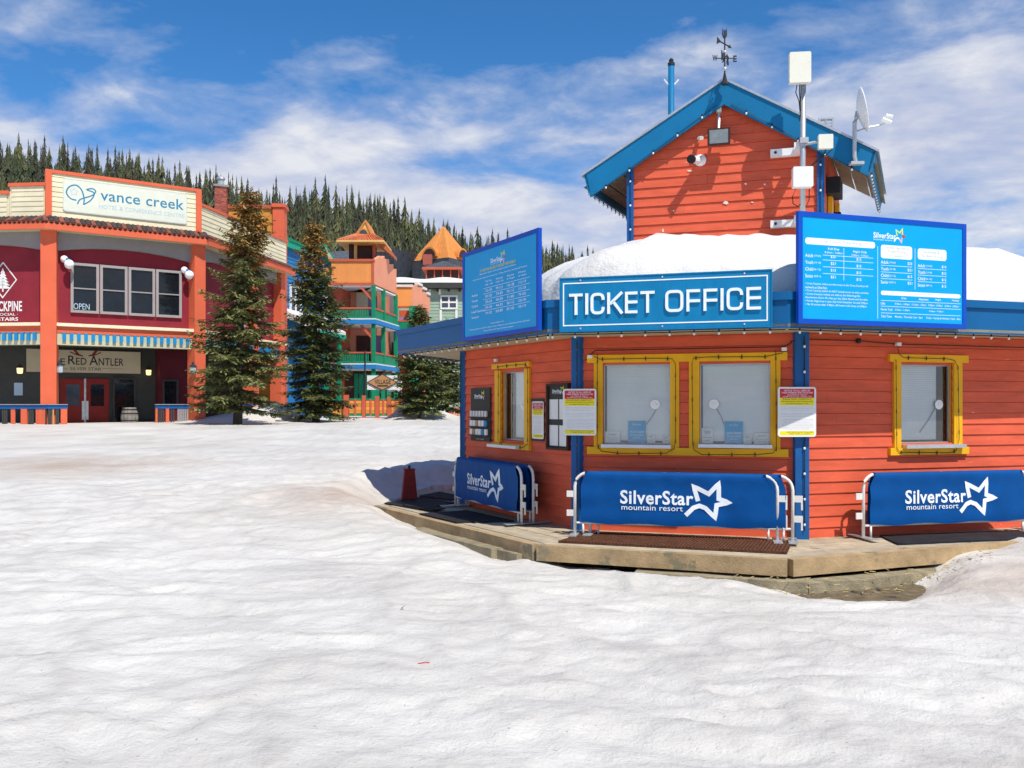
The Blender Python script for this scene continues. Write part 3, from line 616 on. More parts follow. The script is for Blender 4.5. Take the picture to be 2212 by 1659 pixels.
M('bare_wood', (0.72, 0.64, 0.56), 0.8, 0.1)
for x, y, w, h in ((1568, 438, 15, 7), (1432, 498, 6, 8), (1490, 369, 12, 4), (1611, 397, 6, 5), (1652, 398, 6, 4), (1625, 437, 6, 3), (1430, 513, 4, 3), (1455, 455, 5, 3)):
    c_ = [tg(x + w / 2 * math.cos(6.28 * k / 9) * rnd.uniform(0.6, 1.1), y + h / 2 * math.sin(6.28 * k / 9) * rnd.uniform(0.6, 1.1), 0.02) for k in range(9)]
    MB().prism(FG, c_, 0.0, 0.0235).build('paint_chip', 'bare_wood', office)
# ------------------------------------------------------------------ deck with edge timbers
deck = root('deck', (1.5, 11.0, 0), 'tan plank deck with thick edge timbers running round the ticket office', 'deck')
def inner(i):                                            # wall-side corner for each deck corner
    return [Vector((-0.70, 14.2)), Vector(L_), Vector(R_), Vector(E_)][i]
douter = [Vector(DECK[0]), Vector(DECK[1]), Vector(DECK[2]), Vector((8.6, 11.29))]
for i in range(3):
    a, b, c, d = douter[i], douter[i + 1], inner(i), inner(i + 1); n = 9
    for k in range(n):
        t0, t1 = k / n, (k + 0.955) / n
        p = [a.lerp(c, t0), b.lerp(d, t0), b.lerp(d, t1), a.lerp(c, t1)]
        MB().slab(p, -0.045, -0.003 + 0.006 * rnd.random()).build('plank', 'deck', deck)
    u = (b - a).normalized(); o = Vector((u.y, -u.x))
    f = Fr(a, to=b)
    MB().box(f, 0.0 if i else -0.05, f.len - 0.004, -0.16, 0.012, -0.02, 0.085).build('edge_beam', 'beam', deck)
# the return at the left end and boards under the far mats
ba = [Vector((-2.1, 13.8)), Vector((-0.70, 14.2)), Vector((0.2, 16.6)), Vector((-1.95, 16.3))]
for k in range(8):
    t0, t1 = k / 8, (k + 0.96) / 8
    MB().slab([ba[0].lerp(ba[3], t0), ba[1].lerp(ba[2], t0), ba[1].lerp(ba[2], t1), ba[0].lerp(ba[3], t1)], -0.045, -0.004).build('plank', 'deck', deck)
def timber(p, q, wid, z0, z1, mat='old_beam', name='step_timber'):
    f = Fr(p, to=q); m = MB(); k = 14; vs = []; fs = []
    for i in range(k + 1):
        u = f.len * i / k; j = lambda s: 0.012 * noise.noise((u * 2.1, s, p[0]))
        vs += [f.P(u, z0, j(1)), f.P(u, z1 + j(2), j(3)), f.P(u, z1 + j(4), -wid), f.P(u, z0, -wid)]
    for i in range(k):
        for s in range(4): fs.append((i * 4 + s, i * 4 + 4 + s, i * 4 + 4 + (s + 1) % 4, i * 4 + (s + 1) % 4))
    fs += [(0, 1, 2, 3), (k * 4 + 3, k * 4 + 2, k * 4 + 1, k * 4)]
    m.add(vs, fs).build(name, mat, deck)
timber((1.3, 9.36), (2.95, 8.76), 0.30, -0.34, -0.19); timber((2.96, 8.765), (4.75, 9.48), 0.26, -0.36, -0.20)
timber((-1.42, 12.12), (-0.25, 10.35), 0.24, -0.24, -0.115); timber((-1.20, 11.95), (0.05, 10.05), 0.12, -0.24, -0.125)

# rubber mats
def mat_thing(poly, z, mat, label, ribs=0, name='floor_mat'):
    P = [Vector(p) for p in poly]; c = sum(P, Vector((0, 0))) / 4; o = root(name, (c.x, c.y, z), label, 'mat')
    MB().slab(P, z, z + (0.010 if ribs else 0.016)).build('base', mat, o)
    if ribs:
        r = MB()
        for i in range(ribs):
            t0, t1 = i / ribs, (i + 0.52) / ribs
            r.slab([P[0].lerp(P[1], t0), P[0].lerp(P[1], t1), P[3].lerp(P[2], t1), P[3].lerp(P[2], t0)], z + 0.010, z + 0.022)
        for i in range(9):
            t0, t1 = i / 9, (i + 0.25) / 9
            r.slab([P[0].lerp(P[3], t0), P[1].lerp(P[2], t0), P[1].lerp(P[2], t1), P[0].lerp(P[3], t1)], z + 0.010, z + 0.0195)
        r.build('ribs', mat, o, kind='stuff')
    return o
fl = Fr(DECK[1], to=DECK[2])
def dpt(x, y): t = ZC * FPX / (y - HY); return ((x - CX) / FPX * t, t)
mat_thing([dpt(1206, 1173), dpt(1700, 1198), dpt(1712, 1172), dpt(1268, 1154)], 0.006, 'mat_brown', 'ribbed brown rubber mat under the front barrier', 64)
mat_thing([dpt(905, 1112), dpt(985, 1131), dpt(1110, 1128), dpt(1010, 1105)], 0.006, 'mat_black', 'black rubber mat on the deck under the left barriers', 0)
mat_thing([dpt(830, 1089), dpt(905, 1103), dpt(985, 1088), dpt(905, 1076)], 0.006, 'mat_black', 'black rubber mat at the left end of the deck')
mat_thing([dpt(870, 1096), dpt(935, 1108), dpt(962, 1103), dpt(900, 1092)], 0.026, 'mat_black', 'short black mat lying on top of the left end mat')
mat_thing([dpt(905, 1073), dpt(975, 1082), dpt(1000, 1074), dpt(950, 1064)], 0.006, 'mat_black', 'black rubber mat at the far corner of the deck')
mat_thing([dpt(1940, 1178), dpt(2240, 1166), dpt(2200, 1148), dpt(1900, 1160)], 0.006, 'mat_black', 'black rubber mat under the right barrier', 0)

# ------------------------------------------------------------------ barriers with printed banners
STAR = [(0.300, 0.478), (0.205, 0.865), (0.53, 0.675), (0.745, 0.955), (0.745, 0.55), (0.965, 0.46), (0.70, 0.385), (0.665, 0.06), (0.46, 0.30), (0.33, 0.355), (0.20, 0.30), (0.03, 0.10)]
def star(mb, fr, u0, u1, w0, w1, n, m=0, mcols=None, wid=0.105):
    pts = [(u0 + (u1 - u0) * a, w0 + (w1 - w0) * b) for a, b in STAR]; wd = (w1 - w0) * wid * 1.0
    if mcols:
        for i, mm in enumerate(mcols):
            sl_ = [(0, 3), (2, 5), (4, 7), (6, 9), (8, 12)][i]
            mb.ribbon(fr, pts[sl_[0]:sl_[1]], wd, n - 0.0005, n + 0.0010 + 0.0002 * i, mm)
    else:
        dp = []
        for p, q in zip(pts, pts[1:]): dp += [(p[0] + (q[0] - p[0]) * j / 4, p[1] + (q[1] - p[1]) * j / 4) for j in range(4)]
        pts = dp + [pts[-1]]
        mb.ribbon(fr, pts, wd, n - 0.0005, n + 0.0012, m)
def make_barrier(label):
    o = lroot('crowd_barrier', label, 'barrier', 'barriers with blue banners round the ticket office'); Lb, Hh, r = 2.35, 0.765, 0.019
    def arc(cx, s): return [(cx + s * 0.16 * (1 - math.cos(t)), 0, Hh - 0.16 + 0.16 * math.sin(t)) for t in [math.pi / 2 * k / 6 for k in range(7)]]
    MB().tube([(0, 0, 0.012)] + [(p[0], p[1], p[2]) for p in arc(0, 1)] + [(p[0], p[1], p[2]) for p in reversed(arc(Lb, -1))] + [(Lb, 0, 0.012)], r, 10).build('frame', 'barrier_white', o, smooth=True)
    for x in (0, Lb):
        MB().tube([(x + (0.10 if x == 0 else -0.10), 0, 0.15), (x + (0.10 if x == 0 else -0.10), 0, 0.02)], 0.013, 8).build('upright', 'barrier_white', o, smooth=True)
        MB().box(LOC, x - 0.05, x + 0.05, 0.024, 0.032, -0.24, 0.24).build('foot', 'galv', o)
    MB().tube([(0.02, 0, 0.16), (Lb - 0.02, 0, 0.16)], 0.013, 8).build('bottom_rail', 'barrier_white', o)
    for z in (0.24, 0.47):
        MB().box(LOC, -0.10, 0.0, z, z + 0.075, -0.008, 0.008).build('hook', 'barrier_white', o)
        MB().box(LOC, Lb, Lb + 0.11, z, z + 0.075, -0.008, 0.008).build('hook', 'barrier_white', o)
        MB().box(LOC, Lb + 0.09, Lb + 0.11, z - 0.09, z, -0.008, 0.008).build('hook_tongue', 'barrier_white', o)
    # banner draped over the top rail: front sheet, back sheet
    NX, NZ = 44, 14; vs = []; fs = []
    prof_ = [(0.028 + 0.004 * math.sin(k), 0.165 + 0.575 * k / NZ) for k in range(NZ + 1)] + [(0.020, Hh + 0.012), (0.0, Hh + 0.021), (-0.020, Hh + 0.012)] + [(-0.028, 0.165 + 0.575 * k / 6) for k in range(6, -1, -1)]
    def sagf(u, z): return 0.022 * (1 - abs(z - 0.45) / 0.35) * noise.noise((u * 2.3, z * 3.0, 2.0)) + 0.010 * noise.noise((u * 6.0, z * 2.0, 7.0)) * (1 if z < 0.72 else 0.2)
    for i in range(NX + 1):
        u = 0.075 + (Lb - 0.15) * i / NX
        for k, (n, z) in enumerate(prof_):
            sag = sagf(u, z)
            edge = 0.012 * math.cos((u - 0.075) / (Lb - 0.15) * math.pi * 6) if z < 0.2 else 0.0
            w = z + (edge if k in (0, len(prof_) - 1) else 0)
            cs = 0.06 * max(0, (z - 0.62) / 0.15) if (i == 0 or i == NX) else 0
            uu = u + (cs if i == 0 else -cs)
            vs.append((uu, -(n + sag), w))
    kk = len(prof_); fs = [(i * kk + k, (i + 1) * kk + k, (i + 1) * kk + k + 1, i * kk + k + 1) for i in range(NX) for k in range(kk - 1)]
    bn = MB().add(vs, fs).build('banner', 'banner', o, smooth=True)
    t = MB(); t.text(LOC, 'SilverStar', 0.55, 1.405, 0.405, 0.57, 0.056, 0.001, 0, 0.022); t.text(LOC, 'mountain resort', 0.565, 1.285, 0.335, 0.395, 0.056, 0.001, 0, 0.004)
    star(t, LOC, 1.30, 1.83, 0.245, 0.69, 0.056, wid=0.115)
    t.v = [(x, -(0.0325 + sagf(x, z) + (-y - 0.056)), z) for x, y, z in t.v]
    t.build('print', 'print_white', bn)
    return o
b0 = make_barrier('blue banner barrier in front of the two yellow front windows')
def bar_at(p, q, o):
    d = Vector(q) - Vector(p); place(o, (p[0], p[1], 0.004), math.atan2(d.y, d.x)); return o
bar_at(dpt(1242, 1158), dpt(1672, 1173), b0)
def bcopy(label, p, q):
    o = copy_tree(b0); o['label'] = label; return bar_at(p, q, o)
bcopy('second blue barrier close behind the front one, showing at its right end', (0.95, 10.70), (3.26, 10.06))
bcopy('blue banner barrier in front of the right-hand side window', dpt(1865, 1166), dpt(2202, 1152))
bcopy('shaded blue barrier in front of the left side wall, nearer of two', (-0.88, 13.68), (0.11, 11.59))
bcopy('shaded blue barrier against the left side wall, behind another barrier', (-0.72, 13.80), (0.29, 11.66))

# red tapered box on the deck
c = dpt(884, 1079); rb = root('red_box_post', (c[0], c[1], 0), 'tapered dark red box post with black bolt at the deck end', 'post')
f = Fr(c, 12.0); W0, W1_, Hb = 0.128, 0.085, 0.50
def taper(fr, w0, w1, z0, z1, n0=None):
    m = MB(); m.add([fr.P(-w0, z0, w0), fr.P(w0, z0, w0), fr.P(w1, z1, w1), fr.P(-w1, z1, w1), fr.P(-w0, z0, -w0), fr.P(w0, z0, -w0), fr.P(w1, z1, -w1), fr.P(-w1, z1, -w1)], BOXF); return m
taper(f, W0, W1_, 0.0, Hb).build('body', 'red_box', rb); taper(f, W1_ + 0.012, W1_ + 0.006, Hb, Hb + 0.02).build('lid', 'red_box', rb)
MB().tube([f.P(0, Hb + 0.02), f.P(0, Hb + 0.075)], 0.022, 8).build('bolt', 'iron', rb); MB().box(f, -0.03, 0.04, 0.33, 0.37, 0.10, 0.155).build('clasp', 'red_box', rb)

# ------------------------------------------------------------------ signs on the eaves
EF, EL, ER = Fr(EAVE[1], to=EAVE[2]), Fr(EAVE[0], to=EAVE[1]), Fr(EAVE[2], to=EAVE[3])
def board(fr, pts, n, th, label, face, edge, name='price_board', bw=0.055):
    """pts: four picture corners TL TR BR BL read on the plane; the board is built as a true quadrilateral panel"""
    q = [fr.uw(x, y, n) for x, y in pts]; u0 = (q[0][0] + q[3][0]) / 2; u1 = (q[1][0] + q[2][0]) / 2
    wt_ = (q[0][1] + q[1][1]) / 2; wb_ = (q[2][1] + q[3][1]) / 2
    o = root(name, fr.P((u0 + u1) / 2, wb_, n), label, 'sign')
    MB().box(fr, u0, u1, wb_, wt_, n - th, n).build('panel', face, o)
    MB().frame(fr, u0 - 0.012, u1 + 0.012, wb_ - 0.012, wt_ + 0.012, bw, n - th - 0.01, n + 0.008).build('border', edge, o)
    return o, u0, u1, wb_, wt_, n
o, u0, u1, w0, w1, n = board(EF, [(1211, 604.6), (1665, 582), (1667, 703), (1211, 716)], 0.09, 0.03, 'long blue sign with white capital letters above the front windows', 'sign_blue', 'sign_blue', 'ticket_sign', 0.012)
Wd, H = u1 - u0, w1 - w0
MB().frame(EF, u0 + 0.012 * Wd, u1 - 0.015 * Wd, w0 + 0.09 * H, w1 - 0.08 * H, 0.014, n, n + 0.004).build('white_line', 'print_white', o)
ADV = {'T': 0.86, 'I': 0.14, 'C': 0.86, 'K': 0.92, 'E': 0.76, 'O': 0.98, 'F': 0.74}; hL = 0.405 * H
for body, a, b in (('TICKET', 0.045, 0.465), ('OFFICE', 0.515, 0.955)):
    x_end = MB().strokes(EF, body, 0, 0, hL, ADV, hL * 0.128, 0, 0.01); k_ = (b - a) * Wd / x_end
    x_ = 0.0
    for ch in body:                                      # each letter is a raised piece of its own
        lt = MB(); wd_ = lt.strokes(EF, ch, u0 + a * Wd + x_, w0 + 0.30 * H, hL, {q: z * k_ for q, z in ADV.items()}, hL * 0.128, n, n + 0.022)
        lt.build('letter', 'print_white', o); x_ += (hL * 0.92 * ADV[ch] + hL * 0.16) * k_
for a in (0.1, 0.5, 0.88):
    for h_ in (0.04, 0.96): MB().lathe(EF.P(u0 + a * Wd, w0 + h_ * H, n), [(0.012, 0), (0.010, 0.006), (0.003, 0.009)], 8, 0, EF.P(0, 0, 1) - EF.P(0, 0, 0)).build('screw', 'galv', o)
def logo(t, fr, u, w, s, n):                             # small colour logo, width s
    t.text(fr, 'SilverStar', u, u + 0.72 * s, w, w + 0.15 * s, n, 0.001, 0, 0.02); t.text(fr, 'mountain resort', u, u + 0.6 * s, w - 0.055 * s, w - 0.015 * s, n, 0.001, 0)
    star(t, fr, u + 0.64 * s, u + 1.02 * s, w - 0.10 * s, w + 0.30 * s, n, 0, (2, 1, 3, 4, 0), 0.10)
PM = ['print_white', 'print_yellow', 'print_lime', 'print_red', 'print_pink', 'print_dark', 'print_grey']
# right-hand price board
o, u0, u1, w0, w1, n = board(ER, [(1729.4, 456), (2088.7, 488.8), (2081, 711), (1722.5, 694)], 0.10, 0.03, 'large bright blue price board with white tables above the right wall', 'board_blue', 'board_edge')
Wd, H = u1 - u0, w1 - w0; t = MB(); pl = MB()
def T(body, a, b, c, d, m=0, bold=0.006, tt=None): (tt or t).text(ER, body, u0 + a * Wd, u0 + b * Wd, w0 + c * H, w0 + d * H, n, 0.0012, m, bold)
def pill(a, b, c, d): pl.prism(ER, rounded(u0 + a * Wd, u0 + b * Wd, w0 + c * H, w0 + d * H, 0.03), n, n + 0.0008, 0)
def rounded(a, b, c, d, r, k=4):
    r = min(r, (b - a) / 2.01, (d - c) / 2.01); pts = []
    for cx, cy, s in ((b - r, c + r, -90), (b - r, d - r, 0), (a + r, d - r, 90), (a + r, c + r, 180)):
        pts += [(cx + r * math.cos(math.radians(s + 90 * i / k)), cy + r * math.sin(math.radians(s + 90 * i / k))) for i in range(k + 1)]
    return pts
def hl(a, b, c): t.box(ER, u0 + a * Wd, u0 + b * Wd, w0 + c * H, w0 + c * H + 0.004, n, n + 0.001)
def vl(a, c, d): t.box(ER, u0 + a * Wd, u0 + a * Wd + 0.004, w0 + c * H, w0 + d * H, n, n + 0.001)
logo(t, ER, u0 + 0.43 * Wd, w0 + 0.815 * H, 0.19 * Wd, n)
pill(0.035, 0.44, 0.715, 0.775); pill(0.475, 0.665, 0.63, 0.755); pill(0.70, 0.88, 0.64, 0.745); pill(0.475, 0.97, 0.285, 0.325)
def TD_(*a): T(*a, m=5, bold=0.0)
T('Cross Country Ticket Pricing', 0.12, 0.36, 0.728, 0.763, 6, 0.0); T('Gondola Sightseeing', 0.495, 0.645, 0.715, 0.745, 6, 0.0); T('Ticket Pricing', 0.515, 0.625, 0.68, 0.71, 6, 0.0); T('Foot passengers', 0.525, 0.615, 0.645, 0.665, 6, 0.0)
T('Snowshoe &', 0.735, 0.835, 0.70, 0.73, 6, 0.0); T('Fat Bike Pricing', 0.725, 0.855, 0.655, 0.688, 6, 0.0); T('Hours of Operation', 0.67, 0.79, 0.297, 0.316, 6, 0.0)
T('Full Day', 0.165, 0.23, 0.668, 0.695); T('8:30am - 5:00pm', 0.145, 0.25, 0.64, 0.658); T('Night Only', 0.31, 0.39, 0.658, 0.685); T('3:30pm - 7:30pm', 0.30, 0.40, 0.63, 0.648)
for k, (nm, ag, p) in enumerate((('Adult', '(19-64)', ('$25', '$15', '$25', '$14')), ('Youth', '(13-18)', ('$21', '$15', '$21', '$12')), ('Child', '(6-12)', ('$13', '$15', '$15', '$12')), ('Senior', '(65+)', ('$21', '$15', '$21', '$12')))):
    y = 0.578 - k * 0.062
    for a, yo in ((0.035, 0.02), (0.475, 0.0), (0.70, -0.012)):
        T(nm, a, a + 0.045, y + yo, y + yo + 0.03); T(ag, a + 0.05, a + 0.088, y + yo + 0.003, y + yo + 0.024, 0, 0.0)
    for a, q, yo in ((0.18, p[0], 0.02), (0.33, p[1], 0.01), (0.637, p[2], 0.0), (0.85, p[3], -0.012)): T(q, a, a + 0.028, y + yo, y + yo + 0.028)
    if k: hl(0.135, 0.43, y + 0.062); hl(0.475, 0.665, y + 0.045); hl(0.70, 0.88, y + 0.035)
hl(0.135, 0.43, 0.622); vl(0.255, 0.40, 0.70); vl(0.455, 0.06, 0.74); vl(0.682, 0.35, 0.74)
for k, s in enumerate(('• Cross Country tickets provide access to the Cross Country trail', '  network at SilverStar.', '• Cross Country tickets do NOT include access to other activities.', '• Cross Country tickets are valid at the following lifts:', '  Assortment of two lift rides per day, Silver Queen and Gondola.', '• Nordic Night loop is open daily from December 1st until 7:30pm.', '• No lift access after 3:30pm. All lower trails close at 5:00pm.')):
    y = 0.345 - k * 0.0315; T(s, 0.035, 0.035 + 0.0062 * len(s) * (0.9 if len(s) > 30 else 0.85), y, y + 0.022, 0, 0.002)
for k, (s, b_) in enumerate((('Day', 0.03), ('Afternoon', 0.06), ('Night', 0.035), ('Holiday', 0.045))): T(s, 0.60 + k * 0.105, 0.60 + k * 0.105 + b_, 0.25, 0.272)
for k in range(4): T(('8:30am - 3:30pm', '12:30pm - 3:30pm', '3:30pm - 8:00pm', '8:30am - 8:00pm')[k], 0.56 + k * 0.103, 0.65 + k * 0.103, 0.195, 0.215, 0, 0.004)
T('Lifts', 0.475, 0.50, 0.195, 0.218); T('Nordic Trails', 0.475, 0.545, 0.14, 0.16); T('8:30am - 5:00pm', 0.56, 0.65, 0.14, 0.158, 0, 0.004); T('3:30pm - 7:30pm', 0.77, 0.86, 0.14, 0.158, 0, 0.004)
T('Tube Town', 0.475, 0.54, 0.075, 0.097); T('Monday - Thursday: 1pm - 5pm      Friday - Sunday & Holidays: 12pm - 8pm', 0.56, 0.97, 0.072, 0.095, 0, 0.004)
hl(0.475, 0.97, 0.232); hl(0.475, 0.97, 0.178); hl(0.475, 0.97, 0.115)
pl.build('heading_bars', 'print_white', o, kind='stuff'); t.build('print', PM, o, kind='stuff')
# left-hand price board
o, u0, u1, w0, w1, n = board(EL, [(998, 550), (1160.5, 496.5), (1166, 711), (1003.5, 736)], 0.08, 0.03, 'tall shaded blue price board above the left side wall', 'board_blue2' if 'board_blue2' in MATS else 'board_blue', 'board_edge')
Wd, H = u1 - u0, w1 - w0; t = MB()
def T2(body, a, b, c, d, m=0, bold=0.006): t.text(EL, body, u0 + a * Wd, u0 + b * Wd, w0 + c * H, w0 + d * H, n, 0.0012, m, bold)
logo(t, EL, u0 + 0.40 * Wd, w0 + 0.80 * H, 0.20 * Wd, n)
T2('LIFT TICKETS AND VOUCHERS AT THE TICKET WINDOWS BELOW', 0.25, 0.73, 0.735, 0.765, 1, 0.01); T2('Many of our tickets can be purchased online in advance', 0.25, 0.73, 0.70, 0.722)
T2('Early and late season prices may vary - Friday, Saturday, Sunday and Holidays', 0.15, 0.87, 0.655, 0.675)
for k, (s, s2) in enumerate((('Full Day', '8:30 - 3:30'), ('Afternoon', '12:00 - 3:30'), ('Afternoon', '& Night'), ('Day', '& Night'))):
    a = 0.33 + k * 0.145; T2(s, a, a + 0.09, 0.605, 0.627); T2(s2, a, a + 0.10, 0.572, 0.59)
for k, (nm, v) in enumerate((('Adult', ('115-129', '99-113', '124-138', '115-119')), ('Youth', ('89-103', '79-89', '95-112', '115-124')), ('Child', ('59-69', '45-59', '71-80', '79-102')), ('Half Senior', ('59-103', '44-59', '80-112', '120-134')), ('Senior', ('79-102', '69-89', '85-102', '100-119')))):
    y = 0.50 - k * 0.062; T2(nm, 0.13, 0.13 + 0.018 * len(nm), y - 0.02, y + 0.005)
    for j, q in enumerate(v): T2(q, 0.33 + j * 0.145, 0.42 + j * 0.145, y, y + 0.028)
    t.box(EL, u0 + 0.30 * Wd, u0 + 0.90 * Wd, w0 + (y + 0.043) * H, w0 + (y + 0.043) * H + 0.004, n, n + 0.001)
T2('All prices subject to tax', 0.40, 0.58, 0.135, 0.155); T2('Half day tickets are valid from 12pm to close. Tickets are not transferable and non refundable', 0.10, 0.90, 0.098, 0.118); T2('Ask us about multi day and season passes', 0.30, 0.70, 0.065, 0.083)
t.build('print', PM, o, kind='stuff')

# ------------------------------------------------------------------ notices, racks on the walls
def notice(fr, x0, x1, y0, y1, n, label, cols=True, name='notice_sign'):
    u0, u1, w0, w1 = fr.rect(x0, x1, y0, y1, n); Wd, H = u1 - u0, w1 - w0
    o = root(name, fr.P((u0 + u1) / 2, w0, n), label, 'notice')
    MB().prism(fr, rounded(u0, u1, w0, w1, 0.03), n - 0.006, n).build('plate', 'white', o)
    def bar(c, d, mat, nm): MB().box(fr, u0 + 0.05 * Wd, u1 - 0.05 * Wd, w0 + c * H, w0 + d * H, n, n + 0.0008).build(nm, mat, o)
    bar(0.785, 0.965, 'print_red', 'red_band'); bar(0.635, 0.782, 'print_yellow', 'yellow_band'); bar(0.035, 0.115, 'print_yellow', 'yellow_band')
    t = MB()
    def tx(s, a, b, c, d, m): t.text(fr, s, u0 + a * Wd, u0 + b * Wd, w0 + c * H, w0 + d * H, n + 0.0008, 0.0008, m, 0.006)
    tx('NOTICE TO ALL USERS OF', 0.16, 0.84, 0.91, 0.945, 0); tx('THESE PREMISES AND FACILITIES', 0.09, 0.91, 0.87, 0.90, 0); tx('EXCLUSION OF LIABILITY', 0.24, 0.76, 0.832, 0.855, 0); tx('ASSUMPTION OF RISK - JURISDICTION', 0.12, 0.88, 0.798, 0.82, 0)
    tx('PLEASE READ CAREFULLY!', 0.12, 0.88, 0.745, 0.772, 5); tx('THESE CONDITIONS WILL AFFECT YOUR LEGAL RIGHTS', 0.08, 0.92, 0.70, 0.722, 5); tx('INCLUDING THE RIGHT TO SUE', 0.2, 0.8, 0.655, 0.677, 5)
    for k in range(15):
        y = 0.59 - k * 0.031
        if k in (3, 7): continue
        tx(('all persons using the premises and facilities of the resort', 'are subject to the conditions and exclusions of liability set out', 'and assume all risk of personal injury or property damage')[k % 3], 0.08 + 0.04 * (k > 7), 0.92 - 0.1 * (k % 4 == 2), y, y + 0.015, 6)
    tx('THESE CONDITIONS APPLY TO ALL USERS', 0.22, 0.92, 0.085, 0.105, 5); tx('ASK FOR A COPY', 0.3, 0.85, 0.05, 0.07, 5)
    t.build('print', PM, o, kind='stuff'); return o
FN1 = Fr(L_, math.degrees(FF.a) + 2); FN2 = Fr(R_, math.degrees(FRt.a) - 14)
notice(FN1, 1216, 1288, 840, 940.6, 0.16, 'red and yellow notice on the blue post left of the front windows')
notice(FN2, 1680.5, 1763, 836, 943.7, 0.16, 'red and yellow notice on the blue post right of the front windows')
notice(FL, 1149, 1174, 867, 948, 0.045, 'narrow red and yellow notice right of the shaded side window')
r = FL.rect(1148, 1175, 861, 953, 0.03); MB().box(FL, r[0], r[1], r[2], r[3], 0.0, 0.034).build('notice_backing', 'charcoal', label='dark backing board behind the narrow side notice', cat='board')
# map and brochure rack
def sign_rack():
    u0, u1, w0, w1 = FL.rect(1017, 1057.5, 838, 953, 0.05); Wd, H = u1 - u0, w1 - w0
    o = root('brochure_rack', FL.P((u0 + u1) / 2, w0, 0), 'grey brochure rack with leaflets left of the side window', 'rack')
    MB().box(FL, u0, u1, w0, w1, 0.02, 0.05).build('back_panel', 'charcoal', o); t = MB()
    logo(t, FL, u0 + 0.2 * Wd, w0 + 0.82 * H, 0.55 * Wd, 0.05); t.text(FL, 'trail maps', u0 + 0.3 * Wd, u0 + 0.7 * Wd, w0 + 0.03 * H, w0 + 0.05 * H, 0.05, 0.001, 0); t.build('print', PM, o, kind='stuff')
    for rw, y in enumerate((0.44, 0.26, 0.10)):
        MB().box(FL, u0 + 0.02 * Wd, u1 - 0.02 * Wd, w0 + y * H, w0 + (y + 0.02) * H, 0.05, 0.10).build('shelf', 'charcoal', o)
        for k in range(6):
            a = u0 + (0.05 + 0.155 * k) * Wd; m = 'galv' if rw == 0 else ('white' if (k + rw) % 3 else ('village_tan' if k < 4 else 'sign_blue'))
            MB().box(FL, a, a + 0.12 * Wd, w0 + (y + 0.021) * H, w0 + (y + 0.13) * H, 0.06, 0.085).build('leaflet', m, o)
sign_rack()
u0, u1, w0, w1 = FL.rect(1180, 1227, 828, 972, 0.06); Wd, H = u1 - u0, w1 - w0
o = root('notice_case', FL.P((u0 + u1) / 2, w0, 0), 'framed notice case with papers beside the left corner post', 'notice case')
MB().frame(FL, u0, u1, w0, w1, 0.03, 0.0, 0.07).build('frame', 'brown_dark', o); MB().box(FL, u0 + 0.02, u1 - 0.02, w0 + 0.02, w1 - 0.02, 0.0, 0.03).build('back_panel', 'charcoal', o)
for a, b, c, d in ((0.08, 0.47, 0.46, 0.76), (0.53, 0.92, 0.46, 0.76), (0.08, 0.47, 0.06, 0.37), (0.53, 0.92, 0.06, 0.37)):
    MB().box(FL, u0 + a * Wd, u0 + b * Wd, w0 + c * H, w0 + d * H, 0.03, 0.034).build('paper', 'white', o)
t = MB(); logo(t, FL, u0 + 0.2 * Wd, w0 + 0.86 * H, 0.55 * Wd, 0.031); t.build('print', PM, o, kind='stuff')

# ------------------------------------------------------------------ string lights
def string(label, path, step, name='string_light', mesh=BULB, drop=0.0, r=0.006, group=None, start=0.1):
    path = [Vector(p) for p in path]; o = root(name, path[0], label, 'string light', group)
    MB().tube(path, r, 5).build('cable', 'black', o); acc = start
    for a, b in zip(path, path[1:]):
        L = (b - a).length
        while acc < L: instance(mesh, 'bulb', o, a.lerp(b, acc / L) + Vector((0, 0, -drop))); acc += step
        acc -= L
EIN = [Vector((p[0], p[1], 0)) for p in EAVE]
def eave_pt(i, t, inn=0.05, z=2.415):
    a, b = EIN[i], EIN[(i + 1) % 8]; p = a.lerp(b, t); d = (b - a).normalized(); return Vector((p.x - d.y * inn, p.y + d.x * inn, z))
string('bulb string under the front eave below the long blue sign', [eave_pt(1, 0.01), eave_pt(1, 0.99)], 0.275, start=0.02)
string('bulb string under the right eave below the large price board', [eave_pt(2, 0.01), eave_pt(2, 0.98)], 0.27, start=0.14)
string('bulb string under the left eave below the shaded price board', [eave_pt(0, 0.01), eave_pt(0, 0.99)], 0.255)
string('bulb string under the far left eave of the ticket office', [eave_pt(7, 0.02), eave_pt(7, 0.98)], 0.24)
def wstring(fr, pix, label, n=0.072, step=0.27):
    pts = [fr.P(*fr.uw(x, y, n), n) for x, y in pix]; string(label, pts, step, 'window_light_string', BULBD, 0.0, 0.0038)
def Z3(*p): return [(DX(x), DYy(y)) for x, y in p]
wstring(FF, Z3((310, 720), (308, 1480), (340, 1530), (480, 1548), (880, 1548), (945, 1510), (958, 1440), (958, 810), (930, 765), (830, 760), (330, 768), (280, 745)), 'dark bulb string looped round the left front window frame')
wstring(FF, Z3((1790, 690), (1795, 1510), (1770, 1545), (1640, 1560), (1180, 1560), (1110, 1520), (1100, 1440), (1095, 800), (1105, 760), (1220, 750), (1700, 748), (1850, 715)), 'dark bulb string looped round the right front window frame')
def Z5(*p): return [(1670.5 + x * 0.2448, 720 + y * 0.2448) for x, y in p]
wstring(FRt, Z5((1083, 230), (1090, 1010), (1115, 1050), (1560, 1055), (1615, 1035), (1640, 930), (1630, 300), (1600, 240), (1540, 225), (1150, 215), (1110, 180), (1095, 110)), 'dark bulb string looped round the right side window frame')
def Z2(*p): return [(777.6 + x * 0.2344, 720 + y * 0.2344) for x, y in p]
